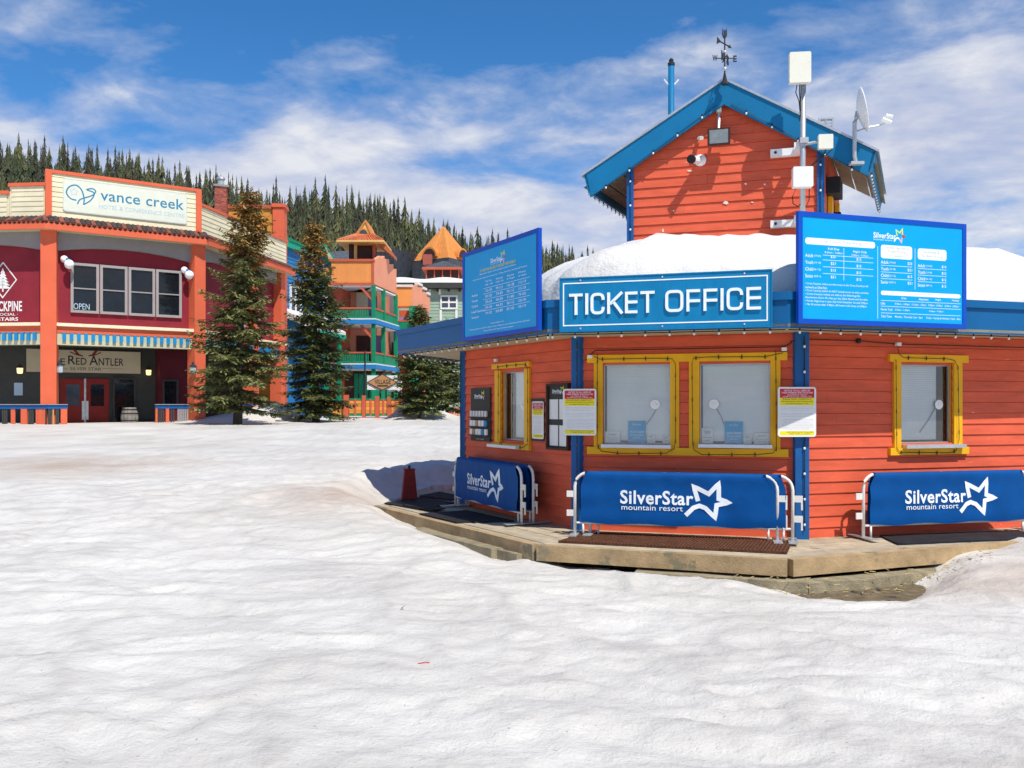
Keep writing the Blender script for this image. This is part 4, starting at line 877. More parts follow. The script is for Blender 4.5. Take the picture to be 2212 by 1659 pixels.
wstring(FL, Z2((1275, 330), (1272, 980), (1300, 1030), (1350, 1048), (1500, 1052), (1540, 1020), (1545, 980), (1545, 320), (1520, 285), (1340, 300), (1262, 310)), 'dark bulb string looped round the shaded side window frame')
string('thin bulb string down the right corner post', [Vector((R_[0] + 0.02, R_[1] - 0.105, z)) for z in (2.4, 1.6, 0.8, 0.1)], 0.30, 'post_light_string', BULB)
string('thin dark bulb string down the left corner post', [Vector((L_[0] - 0.03, L_[1] - 0.10, z)) for z in (2.4, 1.6, 0.8, 0.1)], 0.30, 'post_light_string', BULBD)
string('thin dark bulb string down the far left corner post', [Vector((F_[0] - 0.06, F_[1] - 0.05, z)) for z in (2.4, 1.6, 0.8, 0.1)], 0.30, 'post_light_string', BULBD)
def cable(fr, pix, label, n=0.04, r=0.006, mat='black'):
    MB().tube([fr.P(*fr.uw(x, y, n), n) for x, y in pix], r, 5).build('power_cable', mat, label=label, cat='cable')
cable(FF, Z3((240, 745), (290, 695), (800, 685), (1860, 665), (1925, 625)), 'black power cable along the siding above the front windows')
cable(FRt, Z5((150, 70), (300, 52), (750, 65), (1090, 95), (1500, 105), (2260, 128)), 'black power cable along the siding above the right window')
for fr, p, lab in ((FF, (DX(250), DYy(748)), 'white cable connector at the left end of the front window header'), (FF, (DX(1860), DYy(685)), 'white cable connector at the right end of the front window header'), (FRt, (1670.5 + 1100 * .2448, 720 + 97 * .2448), 'white cable connector above the right side window'), (FL, (777.6 + 1255 * .2344, 720 + 250 * .2344), 'white cable connector above the shaded side window')):
    u, w = fr.uw(*p, 0.05); b = MB(); b.box(fr, u - 0.03, u + 0.03, w - 0.02, w + 0.02, 0.03, 0.075); b.build('cable_connector', 'white_box', label=lab, cat='connector')
u, w = FRt.uw(1670.5 + 755 * .2448, 720 + 66 * .2448, 0.05); MB().lathe(FRt.P(u, w, 0.03), [(0.032, 0), (0.032, 0.03), (0.015, 0.04)], 10, 0, FRt.P(0, 0, 1) - FRt.P(0, 0, 0)).build('cable_joint', 'black', label='black round cable joint on the siding near the right corner post', cat='connector')
# bulbs on the tower roof edge
for s_, e_, lab in ((-1, le, 'white bulb string along the left bargeboard of the tower'), (1, ri, 'white bulb string along the right bargeboard of the tower')):
    dd = dl if s_ < 0 else dr
    string(lab, [FG.P(ap[0] + s_ * 0.1, ap[1] - dd * 1.02, OV + 0.01), FG.P(e_[0] - s_ * 0.1, e_[1] - dd * 0.97, OV + 0.01)], 0.42, r=0.004, start=0.25)
    e0 = FG.P(e_[0] - s_ * 0.06, e_[1] - 0.285, OV); string('white bulb string along the %s side eave of the tower' % ('left' if s_ < 0 else 'right'), [e0, e0 + side * RB], 0.2, r=0.004)
for u, lab in ((uL, 'left'), (uR, 'right')):
    string('white bulb string down the %s blue trim of the tower' % lab, [FG.P(u, roofline(u) - 0.4, 0.06), FG.P(u, 4.0, 0.06)], 0.36, r=0.004)

# ------------------------------------------------------------------ equipment on the tower
def g(x, y, n=0.0): return FG.P(*tg(x, y, n), n)
a = g(1527.6, 313, 0.28); r = FG.rect(1528, 1577.5, 277, 313, 0.28)
o = root('floodlight', g(1552, 295), 'brown framed floodlight on the tower gable below its junction box', 'floodlight')
f6 = FG
hs = MB(); hs.add([f6.P(r[0], r[2], 0.26), f6.P(r[1], r[2], 0.26), f6.P(r[1], r[3], 0.30), f6.P(r[0], r[3], 0.30), f6.P(r[0] + 0.05, r[2] + 0.05, 0.10), f6.P(r[1] - 0.05, r[2] + 0.05, 0.10), f6.P(r[1] - 0.05, r[3] - 0.03, 0.12), f6.P(r[0] + 0.05, r[3] - 0.03, 0.12)], BOXF)
hs.build('housing', 'brown_dark', o)
MB().add([f6.P(r[0] + 0.03, r[2] + 0.03, 0.267), f6.P(r[1] - 0.03, r[2] + 0.03, 0.267), f6.P(r[1] - 0.03, r[3] - 0.025, 0.303), f6.P(r[0] + 0.03, r[3] - 0.025, 0.303)], [(0, 1, 2, 3)]).build('lens', 'lens', o)
MB().tube([g(1552, 280, 0.15), g(1553, 262, 0.08), g(1553, 242, 0.05)], 0.022, 8).build('arm', 'galv', o)
q = FG.rect(1548, 1558.5, 226, 243, 0.06); MB().box(FG, q[0], q[1], q[2], q[3], 0.02, 0.10).build('junction_box', 'cream_plastic', o)
MB().tube([g(1510, 299, 0.05), g(1516, 298, 0.16)], 0.03, 8).build('light_sensor', 'cream_plastic', o)
o = root('security_camera', g(1512, 347), 'white round security camera with black lens on the tower gable', 'camera')
nrm = FG.P(0, 0, 1) - FG.P(0, 0, 0)
MB().lathe(g(1513, 347, 0.02), [(0.085, 0), (0.085, 0.03), (0.05, 0.06), (0.025, 0.08)], 16, 0, nrm).build('mount', 'white_box', o, smooth=False)
cdir = (nrm * 0.8 + Vector((-0.45, 0, -0.12))).normalized()
MB().lathe(g(1512, 347, 0.07), [(0.045, 0.0), (0.055, 0.03), (0.055, 0.22)], 12, 0, cdir).build('body', 'white_box', o); MB().lathe(g(1512, 347, 0.07) + cdir * 0.22, [(0.062, 0), (0.062, 0.05), (0.03, 0.052)], 12, 0, cdir).build('lens_ring', 'black', o)
# antenna mast
PN = 0.42
o = root('antenna_mast', g(1735, 500, PN), 'grey antenna mast bracketed to the tower gable with panels and boxes', 'antenna mast')
MB().tube([g(1733, 520, PN), g(1735, 182, PN)], 0.038, 12).build('pole', 'galv', o, smooth=True)
for y in (325, 480):
    q = FG.rect(1664, 1728, y - 7, y + 7, 0.2); u0_, wc_ = q[0], (q[2] + q[3]) / 2
    st = tg(1732, y, PN); MB().box(FG, u0_, st[0] - 0.02, wc_ - 0.05, wc_ + 0.05, 0.03, 0.13).build('bracket', 'white', o)
    MB().box(FG, st[0] - 0.10, st[0] + 0.02, wc_ - 0.05, wc_ + 0.05, 0.131, PN - 0.03).build('standoff', 'white', o)
    MB().lathe(FG.P(u0_ + 0.07, wc_, 0.13), [(0.02, 0), (0.02, 0.012), (0.01, 0.02)], 8, 0, nrm).build('bolt', 'iron', o)
fa = Fr(g(1728, 150, PN + 0.06).xy, -6.0)
q = fa.rect(1704.5, 1751, 114, 180, 0.05); mb_ = MB().prism(fa, rounded(q[0], q[1], q[2], q[3], 0.02), 0.0, 0.09); mb_.build('panel_antenna', 'cream_plastic', o)
MB().box(fa, (q[0] + q[1]) / 2 - 0.05, (q[0] + q[1]) / 2 + 0.05, q[2] + 0.1, q[2] + 0.3, -0.09, 0.0).build('clamp', 'galv', o)
q = fa.rect(1712.5, 1755.5, 361, 404.5, 0.08); MB().prism(fa, rounded(q[0], q[1], q[2], q[3], 0.015), 0.0, 0.12).build('radio_box', 'white_box', o)
q = fa.rect(1769, 1800.5, 289, 320, 0.08); MB().prism(fa, rounded(q[0], q[1], q[2], q[3], 0.012), 0.0, 0.07).build('small_antenna', 'cream_plastic', o)
MB().tube([g(1737, 312, PN), g(1757, 308, PN), g(1772, 306, PN)], 0.02, 8).build('side_arm', 'galv', o)
MB().box(fa, fa.uw(1728, 305, 0)[0], fa.uw(1746, 305, 0)[0], fa.uw(1737, 309, 0)[1], fa.uw(1737, 297, 0)[1], -0.10, 0.02).build('clamp', 'galv', o)
for pix in (((1722, 180), (1719, 200), (1726, 218), (1729, 250), (1726, 262)), ((1727, 180), (1727, 200), (1730, 240)), ((1720, 405), (1712, 425), (1713, 440), (1724, 446), (1730, 440)), ((1748, 405), (1748, 430), (1742, 445)), ((1784, 322), (1780, 335), (1760, 350), (1748, 360)), ((1797, 322), (1790, 330), (1770, 345), (1750, 362))):
    MB().tube([g(x, y, PN + 0.02) for x, y in pix], 0.007, 5).build('cable', 'black', o)
# satellite dish at the right eave corner
ed = g(1872, 352, OV + 0.02)
o = root('satellite_dish', ed, 'pale grey satellite dish on a mast at the right eave of the tower', 'satellite dish')
Yd = ed.y
dd_ = lambda x, y, dy=0.0: at(x, y, Yd + dy)
MB().tube([dd_(1849, 353), dd_(1846, 338), dd_(1846, 265)], 0.028, 10).build('mast', 'galv', o)
MB().box(Fr(dd_(1850, 353).xy, 0), -0.09, 0.09, dd_(1850, 356).z, dd_(1850, 350).z, -0.05, 0.05).build('foot', 'galv', o)
nd = Vector((0.93, -0.30, 0.18)).normalized(); cdish = dd_(1856, 240)
RD = 0.31; prof_d = [(0.001, 0.0)] + [(RD * k / 8, 0.09 * (k / 8) ** 2) for k in range(1, 9)] + [(RD, 0.09 + 0.006), (RD * 0.97, 0.10)] + [(RD * k / 8, 0.012 + 0.09 * (k / 8) ** 2) for k in range(7, 0, -1)] + [(0.001, 0.012)]
MB().lathe(cdish - nd * 0.03, prof_d, 28, 0, nd).build('reflector', 'white_box', o, smooth=True)
MB().tube([dd_(1846, 265), dd_(1850, 255), cdish - nd * 0.02], 0.03, 8).build('tilt_bracket', 'galv', o)
lnb = dd_(1915, 262, -0.05); MB().tube([dd_(1852, 283), dd_(1880, 274), dd_(1905, 270), lnb], 0.012, 8).build('feed_arm', 'galv', o)
MB().tube([lnb + Vector((0.06, 0, -0.02)), lnb + Vector((-0.06, 0, 0.03))], 0.032, 10).build('receiver', 'white_box', o); MB().tube([lnb + Vector((0.08, 0, 0.06)), lnb + Vector((-0.01, 0, 0.08))], 0.026, 10).build('receiver', 'white_box', o)
# small grid antenna behind the right roof slope
p = g(1783, 292, -0.5); o = root('grid_antenna', p, 'small pale grid antenna on a stub behind the right roof slope', 'antenna'); fg2 = Fr(p.xy, -10)
q = fg2.rect(1768, 1801, 255, 286); MB().tube([fg2.P((q[0] + q[1]) / 2, q[2] - 0.35), fg2.P((q[0] + q[1]) / 2, q[3])], 0.02, 8).build('stub', 'galv', o)
MB().frame(fg2, q[0], q[1], q[2], q[3], 0.025, -0.02, 0.02).build('grid_frame', 'galv', o)
for k in range(1, 5): MB().box(fg2, q[0] + 0.02, q[1] - 0.02, q[2] + (q[3] - q[2]) * k / 5, q[2] + (q[3] - q[2]) * k / 5 + 0.012, -0.012, 0.012).build('grid_bar', 'galv', o)
# weather vane
p = g(1565, 176, 0.25); o = root('weather_vane', p, 'dark iron weather vane with compass letters on the tower ridge', 'weather vane'); fv = Fr(p.xy, -3.0); v = lambda x, y: fv.uw(x, y)
def vt(pix, r): return MB().tube([fv.P(*v(x, y)) for x, y in pix], r, 6)
vt([(1565.5, 178), (1565.5, 66)], 0.010).build('rod', 'iron', o); MB().lathe(fv.P(*v(1565.5, 178)), [(0.05, -0.03), (0.03, 0.05), (0.012, 0.14)], 8).build('base', 'iron', o)
MB().ball(fv.P(*v(1565.5, 149)), 0.032).build('ball', 'galv', o); MB().ball(fv.P(*v(1565.5, 112)), 0.022).build('ball', 'galv', o)
vt([(1545, 126), (1586, 126)], 0.007).build('cross_arm', 'iron', o); e = Vector((0, 0.30, 0)); c = fv.P(*v(1565.5, 126)); MB().tube([c - e * 0.5, c + e * 0.5], 0.007, 6).build('cross_arm', 'iron', o)
for ch, x0, x1, y0, y1 in (('W', 1539, 1550, 119, 132), ('E', 1584, 1591.5, 120, 134)):
    q = fv.rect(x0, x1, y0, y1); MB().text(fv, ch, q[0], q[1], q[2], q[3], -0.005, 0.01, 0, 0.03).build('letter', 'iron', o)
fv2 = Fr((c - e * 0.5).xy, 60.0); MB().text(fv2, 'S', -0.05, 0.05, c.z - 0.16, c.z - 0.02, 0, 0.01, 0, 0.03).build('letter', 'iron', o); fv3 = Fr((c + e * 0.5).xy, 60.0); MB().text(fv3, 'N', -0.05, 0.05, c.z + 0.02, c.z + 0.16, 0, 0.01, 0, 0.03).build('letter', 'iron', o)
vt([(1551, 87), (1578, 102)], 0.010).build('arrow_shaft', 'iron', o); MB().prism(fv, [v(1549, 79), v(1558, 90), v(1548, 95)], -0.006, 0.006).build('arrow_tail', 'iron', o); MB().prism(fv, [v(1580.5, 104), v(1572, 103), v(1576, 96)], -0.006, 0.006).build('arrow_head', 'iron', o)
MB().prism(fv, [v(1561, 62), v(1563, 64), v(1563, 76), v(1565.5, 79), v(1567.5, 76), v(1567.5, 64), v(1570, 63), v(1570.5, 77), v(1566.5, 84), v(1562, 82), v(1559.5, 74)], -0.006, 0.006).build('emblem', 'iron', o)
# blue pole behind the left roof slope
pb_ = at(1450, 300, 15.5); o = root('blue_pole', (pb_.x, pb_.y, 4.2), 'tall blue pole with dark cap rising behind the left roof slope', 'pole')
tz = at(1450, 130, 15.5).z; MB().tube([(pb_.x, pb_.y, 3.9), (pb_.x, pb_.y, tz - 0.07)], 0.055, 12).build('shaft', 'barge', o, smooth=True)
MB().lathe((pb_.x, pb_.y, tz - 0.10), [(0.062, 0), (0.062, 0.05), (0.035, 0.07), (0.045, 0.10), (0.02, 0.13)], 12).build('cap', 'iron', o)
zb_ = at(1450, 178, 15.5).z
for s in (-1, 1): MB().tube([(pb_.x + s * 0.05, pb_.y, zb_ - 0.04), (pb_.x + s * 0.09, pb_.y, zb_), (pb_.x + s * 0.13, pb_.y, zb_ + 0.05)], 0.014, 6).build('insulator', 'white_box', o)
# ------------------------------------------------------------------ hotel across the square
HA, HB = (-19.5, 37.0), (-14.4, 40.4)
HM = Fr(HA, to=HB); HL0 = (HA[0] - 9 * 0.9945, HA[1] + 9 * 0.1045); HL = Fr(HL0, to=HA); HRe = (HB[0] + 9.5 * math.cos(math.radians(80)), HB[1] + 9.5 * math.sin(math.radians(80))); HR = Fr(HB, to=HRe)
def h1(x, y): return (x * 0.2344, 288 + y * 0.2344)
def h2(x, y): return (x * 0.2344, 633.6 + y * 0.2344)
hotel = root('hotel', (-17.5, 40.5, 0.5), 'maroon hotel with orange columns, cream plank parapet and dark porch', 'hotel')
def miter(n, z):                                         # plan corner points of the three-sided front at offset n
    def X(f, g):
        a, b = f.o + f.Nn * n, g.o + g.Nn * n; d, e = f.U, g.U; t = ((b - a).x * e.y - (b - a).y * e.x) / (d.x * e.y - d.y * e.x); return a + d * t
    return [HL.o + HL.Nn * n, X(HL, HM), X(HM, HR), HR.o + HR.U * HR.len + HR.Nn * n]
def skin(n0, n1, z0, z1, z0b=None, z1b=None):            # bands round the three fronts between two offsets; inner edge may sit at other heights
    a, b = miter(n0, 0), miter(n1, 0); out = []
    z0b = z0 if z0b is None else z0b; z1b = z1 if z1b is None else z1b
    for i in range(3):
        p, q, r, s = a[i], a[i + 1], b[i + 1], b[i]
        out.append(MB().add([(s.x, s.y, z0), (r.x, r.y, z0), (r.x, r.y, z1), (s.x, s.y, z1), (p.x, p.y, z0b), (q.x, q.y, z0b), (q.x, q.y, z1b), (p.x, p.y, z1b)], BOXF))
    return out
for m in skin(-0.55, -0.30, 4.5, 8.95): m.build('upper_wall', 'maroon', hotel)
for m in skin(-0.5, 0.5, 8.92, 9.0): m.build('soffit', 'soffit_h', hotel)
for m in skin(0.44, 0.53, 8.90, 9.24): m.build('eave_fascia', 'orange_h', hotel)
for m in skin(-0.1, 0.5, 9.0, 9.25, 9.0, 9.55): m.build('eave_roof', 'tile', hotel)
for m in skin(-0.35, 0.0, 4.14, 4.66): m.build('porch_fascia', 'fascia_green', hotel)
for m in skin(-0.35, 0.03, 4.65, 4.93): m.build('porch_beam', 'orange_h', hotel)
for m in skin(-0.5, 0.14, 4.925, 5.06): m.build('porch_cap', 'cream_trim', hotel)
for m in skin(-2.7, -0.05, 4.20, 4.26): m.build('porch_ceiling', 'charcoal', hotel)
for m in skin(-2.75, -2.6, -0.3, 4.4): m.build('porch_wall', 'charcoal', hotel)
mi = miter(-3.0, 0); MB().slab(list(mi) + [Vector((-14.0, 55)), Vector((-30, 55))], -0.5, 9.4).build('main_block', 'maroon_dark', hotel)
# tiles along the eave: a scalloped row
for f, L0, L1 in ((HL, 3.0, HL.len + 0.2), (HM, -0.25, HM.len + 0.35), (HR, -0.25, HR.len)):
    k = int((L1 - L0) / 0.20)
    for i in range(k):
        u = L0 + (L1 - L0) * (i + 0.5) / k; m = MB()
        m.add([f.P(u - 0.09, 9.24, 0.59), f.P(u, 9.275, 0.59), f.P(u + 0.09, 9.24, 0.59), f.P(u - 0.09, 9.54, 0.05), f.P(u, 9.575, 0.05), f.P(u + 0.09, 9.54, 0.05)], [(0, 1, 4, 3), (1, 2, 5, 4), (0, 2, 1), (3, 4, 5), (0, 3, 5, 2)])
        m.build('roof_tile', 'tile' if i % 3 else 'tile_red', hotel)
        if f is not HR: MB().prism(f, [(u - 0.09, 9.21), (u + 0.09, 9.21), (u, 9.11)], 0.531, 0.537).build('scallop', 'brown_dark', hotel)
# arched grey friezes
def frieze(f, u0, u1, ze=8.06, zp=8.42):
    pts = [(u0, 8.93), (u0, ze)] + [(u0 + (u1 - u0) * k / 14, ze + (zp - ze) * (1 - (2 * k / 14 - 1) ** 2)) for k in range(1, 14)] + [(u1, ze), (u1, 8.93)]
    vs = []; k = len(pts) - 4
    m = MB(); ar = pts[1:-1]
    for a, b in zip(ar, ar[1:]): m.add([f.P(a[0], a[1], -0.10), f.P(b[0], b[1], -0.10), f.P(b[0], 8.93, -0.10), f.P(a[0], 8.93, -0.10), f.P(a[0], a[1], -0.30), f.P(b[0], b[1], -0.30), f.P(b[0], 8.93, -0.30), f.P(a[0], 8.93, -0.30)], BOXF)
    m.build('arched_frieze', 'grey_wall', hotel, kind='stuff')
frieze(HM, 0.0, HM.len); frieze(HL, HL.len - 6.2, HL.len); frieze(HR, 0.0, 4.5); frieze(HR, 4.5, 9.3)
# columns
def column(f, u, n=0.0, w=0.29, z0=-0.3, z1=8.93): MB().box(f, u - w, u + w, z0, z1, n - 0.5, n + 0.15).build('column', 'orange_h', hotel)
column(Fr(HA, (math.degrees(HL.a) + math.degrees(HM.a)) / 2 + 6), 0.02, 0, 0.30); column(Fr(HB, (math.degrees(HM.a) + math.degrees(HR.a)) / 2 - 8), 0.0, 0.0, 0.27)
for px in (549, 606): column(HR, HR.uw(px, 860)[0], 0, 0.25)
# dentils
for f, L0, L1 in ((HL, HL.len - 5.4, HL.len - 0.45), (HM, 0.45, HM.len - 0.35), (HR, 0.5, 9.0)):
    k = int((L1 - L0) / 0.272)
    for i in range(k):
        u = L0 + (L1 - L0) * (i + 0.5) / k; MB().box(f, u - 0.068, u + 0.068, 4.32, 4.648, 0.002, 0.09).build('dentil', 'bracket_blue', hotel)
# parapet: cream boards, orange trims
def parapet(f, u0, u1, z0, z1, n=0.0):
    MB().box(f, u0, u1, z0, z1, n - 0.25, n - 0.02).build('parapet_core', 'cream', hotel); boards(f, u0 + 0.1, u1 - 0.1, z0, z1 - 0.12, 0.21, n, 'cream', hotel, name='parapet_plank', lap=0.03)
    MB().box(f, u0 - 0.02, u1 + 0.02, z1 - 0.12, z1 + 0.02, n - 0.27, n + 0.08).build('parapet_trim', 'orange_h', hotel)
parapet(HM, -0.1, HM.len + 0.1, 9.55, 11.48); parapet(HL, HL.len - 1.75, HL.len - 0.1, 9.55, 10.93); parapet(HL, 1.5, HL.len - 1.77, 9.55, 10.62); parapet(HR, 0.15, HR.len, 9.55, 10.88)
for u in (0.0, HM.len): MB().box(HM, u - 0.12, u + 0.12, 9.5, 11.36, -0.26, 0.10).build('parapet_trim', 'orange_h', hotel)
# upper windows
u0, u1, w0, w1 = HM.rect(151, 393, 576.5, 681, -0.25)
for k in range(4):
    a, b = u0 + (u1 - u0) * (k + 0.02) / 4, u0 + (u1 - u0) * (k + 0.985) / 4
    w = MB().frame(HM, a, b, w0, w1, 0.11, -0.31, -0.19).build('window', 'grey_frame', hotel); zm = w0 + (w1 - w0) * 0.49
    MB().box(HM, a + 0.11, b - 0.11, zm - 0.025, zm + 0.025, -0.28, -0.20).build('glazing_bar', 'grey_frame', w)
    for c, d in ((w0 + 0.11, zm - 0.025), (zm + 0.025, w1 - 0.11)): MB().box(HM, a + 0.11, b - 0.11, c, d, -0.28, -0.25).build('pane', 'win_dark', w)
q = HM.rect(159, 193.5, 655.5, 668.5, -0.24); MB().text(HM, 'OPEN', q[0], q[1], q[2], q[3], -0.24, 0.004, 0, 0.0).build('open_sign', 'pale_blue', label='thin outlined OPEN sign in the leftmost upper hotel window', cat='sign')
for a, b in ((4.0, 5.0), (5.6, 6.6)):
    w = MB().frame(HR, a, b, w0, w1, 0.11, -0.31, -0.19).build('window', 'grey_frame', hotel); MB().box(HR, a + 0.11, b - 0.11, w0 + 0.11, w1 - 0.11, -0.28, -0.25).build('pane', 'win_blue', w)
# globe lamps beside the windows
for k, (p, lab) in enumerate((((149.5, 571), 'white globe lamp left of the four upper hotel windows'), ((409, 594), 'white globe lamp right of the four upper hotel windows'))):
    u, w = HM.uw(p[0], p[1], 0.1); o = root('globe_lamp', HM.P(u, w, -0.3), lab, 'wall lamp')
    MB().ball(HM.P(u, w, 0.1), 0.20, 0, 14, 10).build('globe', 'globe', o, smooth=True); MB().tube([HM.P(u - 0.10, w + 0.22, -0.3), HM.P(u - 0.08, w + 0.24, -0.05), HM.P(u, w + 0.18, 0.1)], 0.06, 8).build('arm', 'bracket_blue', o); MB().ball(HM.P(u - 0.16, w + 0.24, -0.15), 0.16, 0, 10, 7).build('shade', 'globe', o, smooth=True)
# hotel name sign on the parapet
u0, u1, w0, w1 = HM.rect(136, 404, 401, 470.5, 0.06); o = root('hotel_sign', HM.P((u0 + u1) / 2, w0, 0.05), 'wide cream sign with blue lettering on the hotel parapet', 'sign')
MB().prism(HM, rounded(u0, u1, w0, w1, 0.12), 0.03, 0.07).build('panel', 'sign_cream', o)
t = MB(); ru = rounded(u0 + 0.03, u1 - 0.03, w0 + 0.03, w1 - 0.03, 0.1); t.ribbon(HM, ru + [ru[0]], 0.018, 0.07, 0.073, 1)
q = HM.rect(217, 397, 420.5, 443.5, 0.07); t.text(HM, 'vance creek', q[0], q[1], q[2], q[3], 0.07, 0.004, 0, 0.008)
q = HM.rect(214, 398, 452, 460.5, 0.07); t.text(HM, 'HOTEL & CONFERENCE CENTRE', q[0], q[1], q[2], q[3], 0.07, 0.004, 1, 0.0)
def curve(pix, k=6):
    P = [Vector(HM.uw(*h1(*p), 0.07)) for p in pix]; out = []
    for i in range(len(P) - 1):
        a, b, c, d = P[max(i - 1, 0)], P[i], P[i + 1], P[min(i + 2, len(P) - 1)]
        for j in range(k):
            s = j / k; out.append(0.5 * (2 * b + (c - a) * s + (2 * a - 5 * b + 4 * c - d) * s * s + (3 * b - a - 3 * c + d) * s ** 3))
    return out + [P[-1]]
t.ribbon(HM, curve([(705, 616), (650, 600), (612, 545), (640, 492), (700, 478), (750, 520), (775, 600), (770, 657)]), 0.055, 0.07, 0.0745, 0)
t.ribbon(HM, curve([(715, 652), (735, 612), (790, 592), (850, 572), (882, 535), (850, 510), (795, 518)]), 0.05, 0.07, 0.075, 0); t.ribbon(HM, curve([(770, 657), (830, 622), (862, 580), (862, 545), (800, 522)]), 0.05, 0.07, 0.0755, 0)
sc_ = Vector(HM.uw(*h1(682, 540), 0.07)); t.ribbon(HM, [sc_ + Vector((math.cos(math.pi * (0.5 + k * 0.2)), math.sin(math.pi * (0.5 + k * 0.2)))) * (0.17 if k % 2 == 0 else 0.08) for k in range(11)], 0.02, 0.07, 0.073, 1)
t.build('print', ['hotel_sign_blue', 'pale_blue'], o, kind='stuff')
# pub name on the left upper wall
o = root('wall_lettering', HL.P(HL.len - 2.0, 6.0, -0.5), 'white pine emblem and lettering on the maroon wall at the left edge', 'sign'); NL = -0.295
def hl_(x, y): return HL.uw(*h1(x, y), NL)
t = MB(); dm = [hl_(30, 1190), hl_(152, 1350), hl_(25, 1515), hl_(-100, 1350)]; t.ribbon(HL, [Vector(p) for p in dm + [dm[0]]], 0.045, NL, NL + 0.01, 0)
tc_ = hl_(27, 1240); tb_ = hl_(27, 1460); hh = tc_[1] - tb_[1]
for k in range(6):
    z1_ = tc_[1] - hh * 0.13 * k; wd_ = 0.10 + 0.058 * k; t.add([HL.P(tc_[0] - wd_, z1_ - hh * 0.22, NL + 0.01), HL.P(tc_[0] + wd_, z1_ - hh * 0.22, NL + 0.01), HL.P(tc_[0], z1_, NL + 0.01)], [(0, 1, 2)])
t.box(HL, tc_[0] - 0.03, tc_[0] + 0.03, tb_[1], tb_[1] + 0.3, NL, NL + 0.01)
def hb(x, y): return HL.uw(*h2(x, y), NL)
a, b = hb(203, 165), hb(70, 72); W6 = (a[0] - hb(15, 165)[0]); t.text(HL, 'BLACKPINE', a[0] - W6 * 1.72, a[0], a[1], b[1], NL, 0.01, 0, 0.02)
a, b = hb(165, 205), hb(70, 182); t.text(HL, '· SOCIAL ·', a[0] - W6 * 1.15, a[0], a[1], b[1], NL, 0.01, 0, 0.0); a, b = hb(168, 253), hb(70, 222); t.text(HL, 'UPSTAIRS', a[0] - W6 * 1.40, a[0], a[1], b[1], NL, 0.01, 0, 0.015)
t.build('print', 'white', o, kind='stuff')
# porch: sign, doors, lamps, barrel, railings
NP = -2.55
u0, u1, w0, w1 = HM.rect(57.4, 303.5, 757, 805, NP + 0.1); o = root('pub_sign', HM.P((u0 + u1) / 2, w0, NP), 'long tan sign with dark serif lettering above the red porch doors', 'sign')
MB().box(HM, u0, u1, w0, w1, NP, NP + 0.1).build('panel', 'sign_tan', o); t = MB(); n_ = NP + 0.1
for s, x0, x1, y0, y1 in (('T', 100, 110, 771, 788), ('HE', 111, 141, 774, 788), ('R', 147, 163, 768, 787), ('ED', 164, 187, 773, 788), ('A', 193, 212, 768, 789), ('NTLER', 213, 267, 774, 790), ('SILVER STAR', 151, 219, 793.5, 800)):
    q = HM.rect(x0, x1, y0, y1, n_); t.text(HM, s, q[0], q[1], q[2], q[3], n_, 0.006, 0, 0.01 if s != 'SILVER STAR' else 0.0)
for x0, x1 in ((120, 147), (221, 268)): q = HM.rect(x0, x1, 796, 797, n_); t.box(HM, q[0], q[1], q[2], q[2] + 0.015, n_, n_ + 0.005)
for sg in (-1, 1):
    c0 = HM.uw(185 + sg * 6, 769, n_); 
    for dx, dy in ((20, 16), (14, 12), (24, 8)): t.ribbon(HM, [Vector(c0), Vector((c0[0] + sg * dx * 0.5 * 0.022, c0[1] + 0.05)), Vector((c0[0] + sg * dx * 0.022, c0[1] + dy * 0.022))], 0.05, n_, n_ + 0.006, 1)
t.build('print', ['print_dark', 'antler'], o, kind='stuff')
for k, (x0, x1) in enumerate(((131, 183), (184, 235.5))):
    u0, u1, w0, w1 = HM.rect(x0, x1, 818, 925, NP); d = MB().box(HM, u0, u1, -0.2, w1, -2.6, NP + 0.02).build('door', 'door_red', hotel)
    q = HM.rect(x0 + 12, x1 - 11, 830.5, 877, NP + 0.02); MB().box(HM, q[0], q[1], q[2], q[3], NP + 0.02, NP + 0.035).build('pane', 'win_blue' if k == 0 else 'win_dark', d)
    hx = x1 - 4 if k == 0 else x0 + 4; uh, wh = HM.uw(hx, 878, NP); MB().box(HM, uh - 0.05, uh + 0.05, wh - 0.6, wh + 0.25, NP + 0.02, NP + 0.07).build('handle', 'galv', d)
    ue = u1 if k == 0 else u0; MB().box(HM, ue - 0.03, ue + 0.03, -0.2, w1, NP + 0.022, NP + 0.045).build('edge_strip', 'galv', d)
u0, u1, w0, w1 = HM.rect(247, 289.5, 819, 925, NP); d = MB().box(HM, u0, u1, -0.2, w1, -2.6, NP + 0.02).build('glazed_door', 'win_dark', hotel)
MB().frame(HM, u0 - 0.06, u1 + 0.06, -0.25, w1 + 0.06, 0.07, NP, NP + 0.06).build('door_frame', 'charcoal', d)
def lantern(f, p, n, lab, mat, s=1.0):
    u, w = f.uw(p[0], p[1], n); o = root('porch_lantern', f.P(u, w, n), lab, 'lantern')
    MB().lathe(f.P(u, w - 0.20 * s, n), [(0.09 * s, 0), (0.14 * s, 0.02), (0.16 * s, 0.30 * s)], 6).build('glass', mat, o); MB().lathe(f.P(u, w + 0.10 * s, n), [(0.19 * s, 0), (0.17 * s, 0.05), (0.05 * s, 0.16 * s), (0.02 * s, 0.22 * s)], 6).build('cap', 'iron', o)
    MB().tube([f.P(u, w + 0.25 * s, n), f.P(u, w + 0.33 * s, n - 0.12), f.P(u, w + 0.1 * s, n - 0.3)], 0.02, 6).build('bracket', 'iron', o)
lantern(HM, (43, 799), -2.25, 'lit amber lantern on the porch wall left of the tan sign', 'lamp_glow', 0.8); lantern(HM, (321, 803), -2.25, 'lit amber lantern on the porch wall right of the tan sign', 'lamp_glow', 0.8)
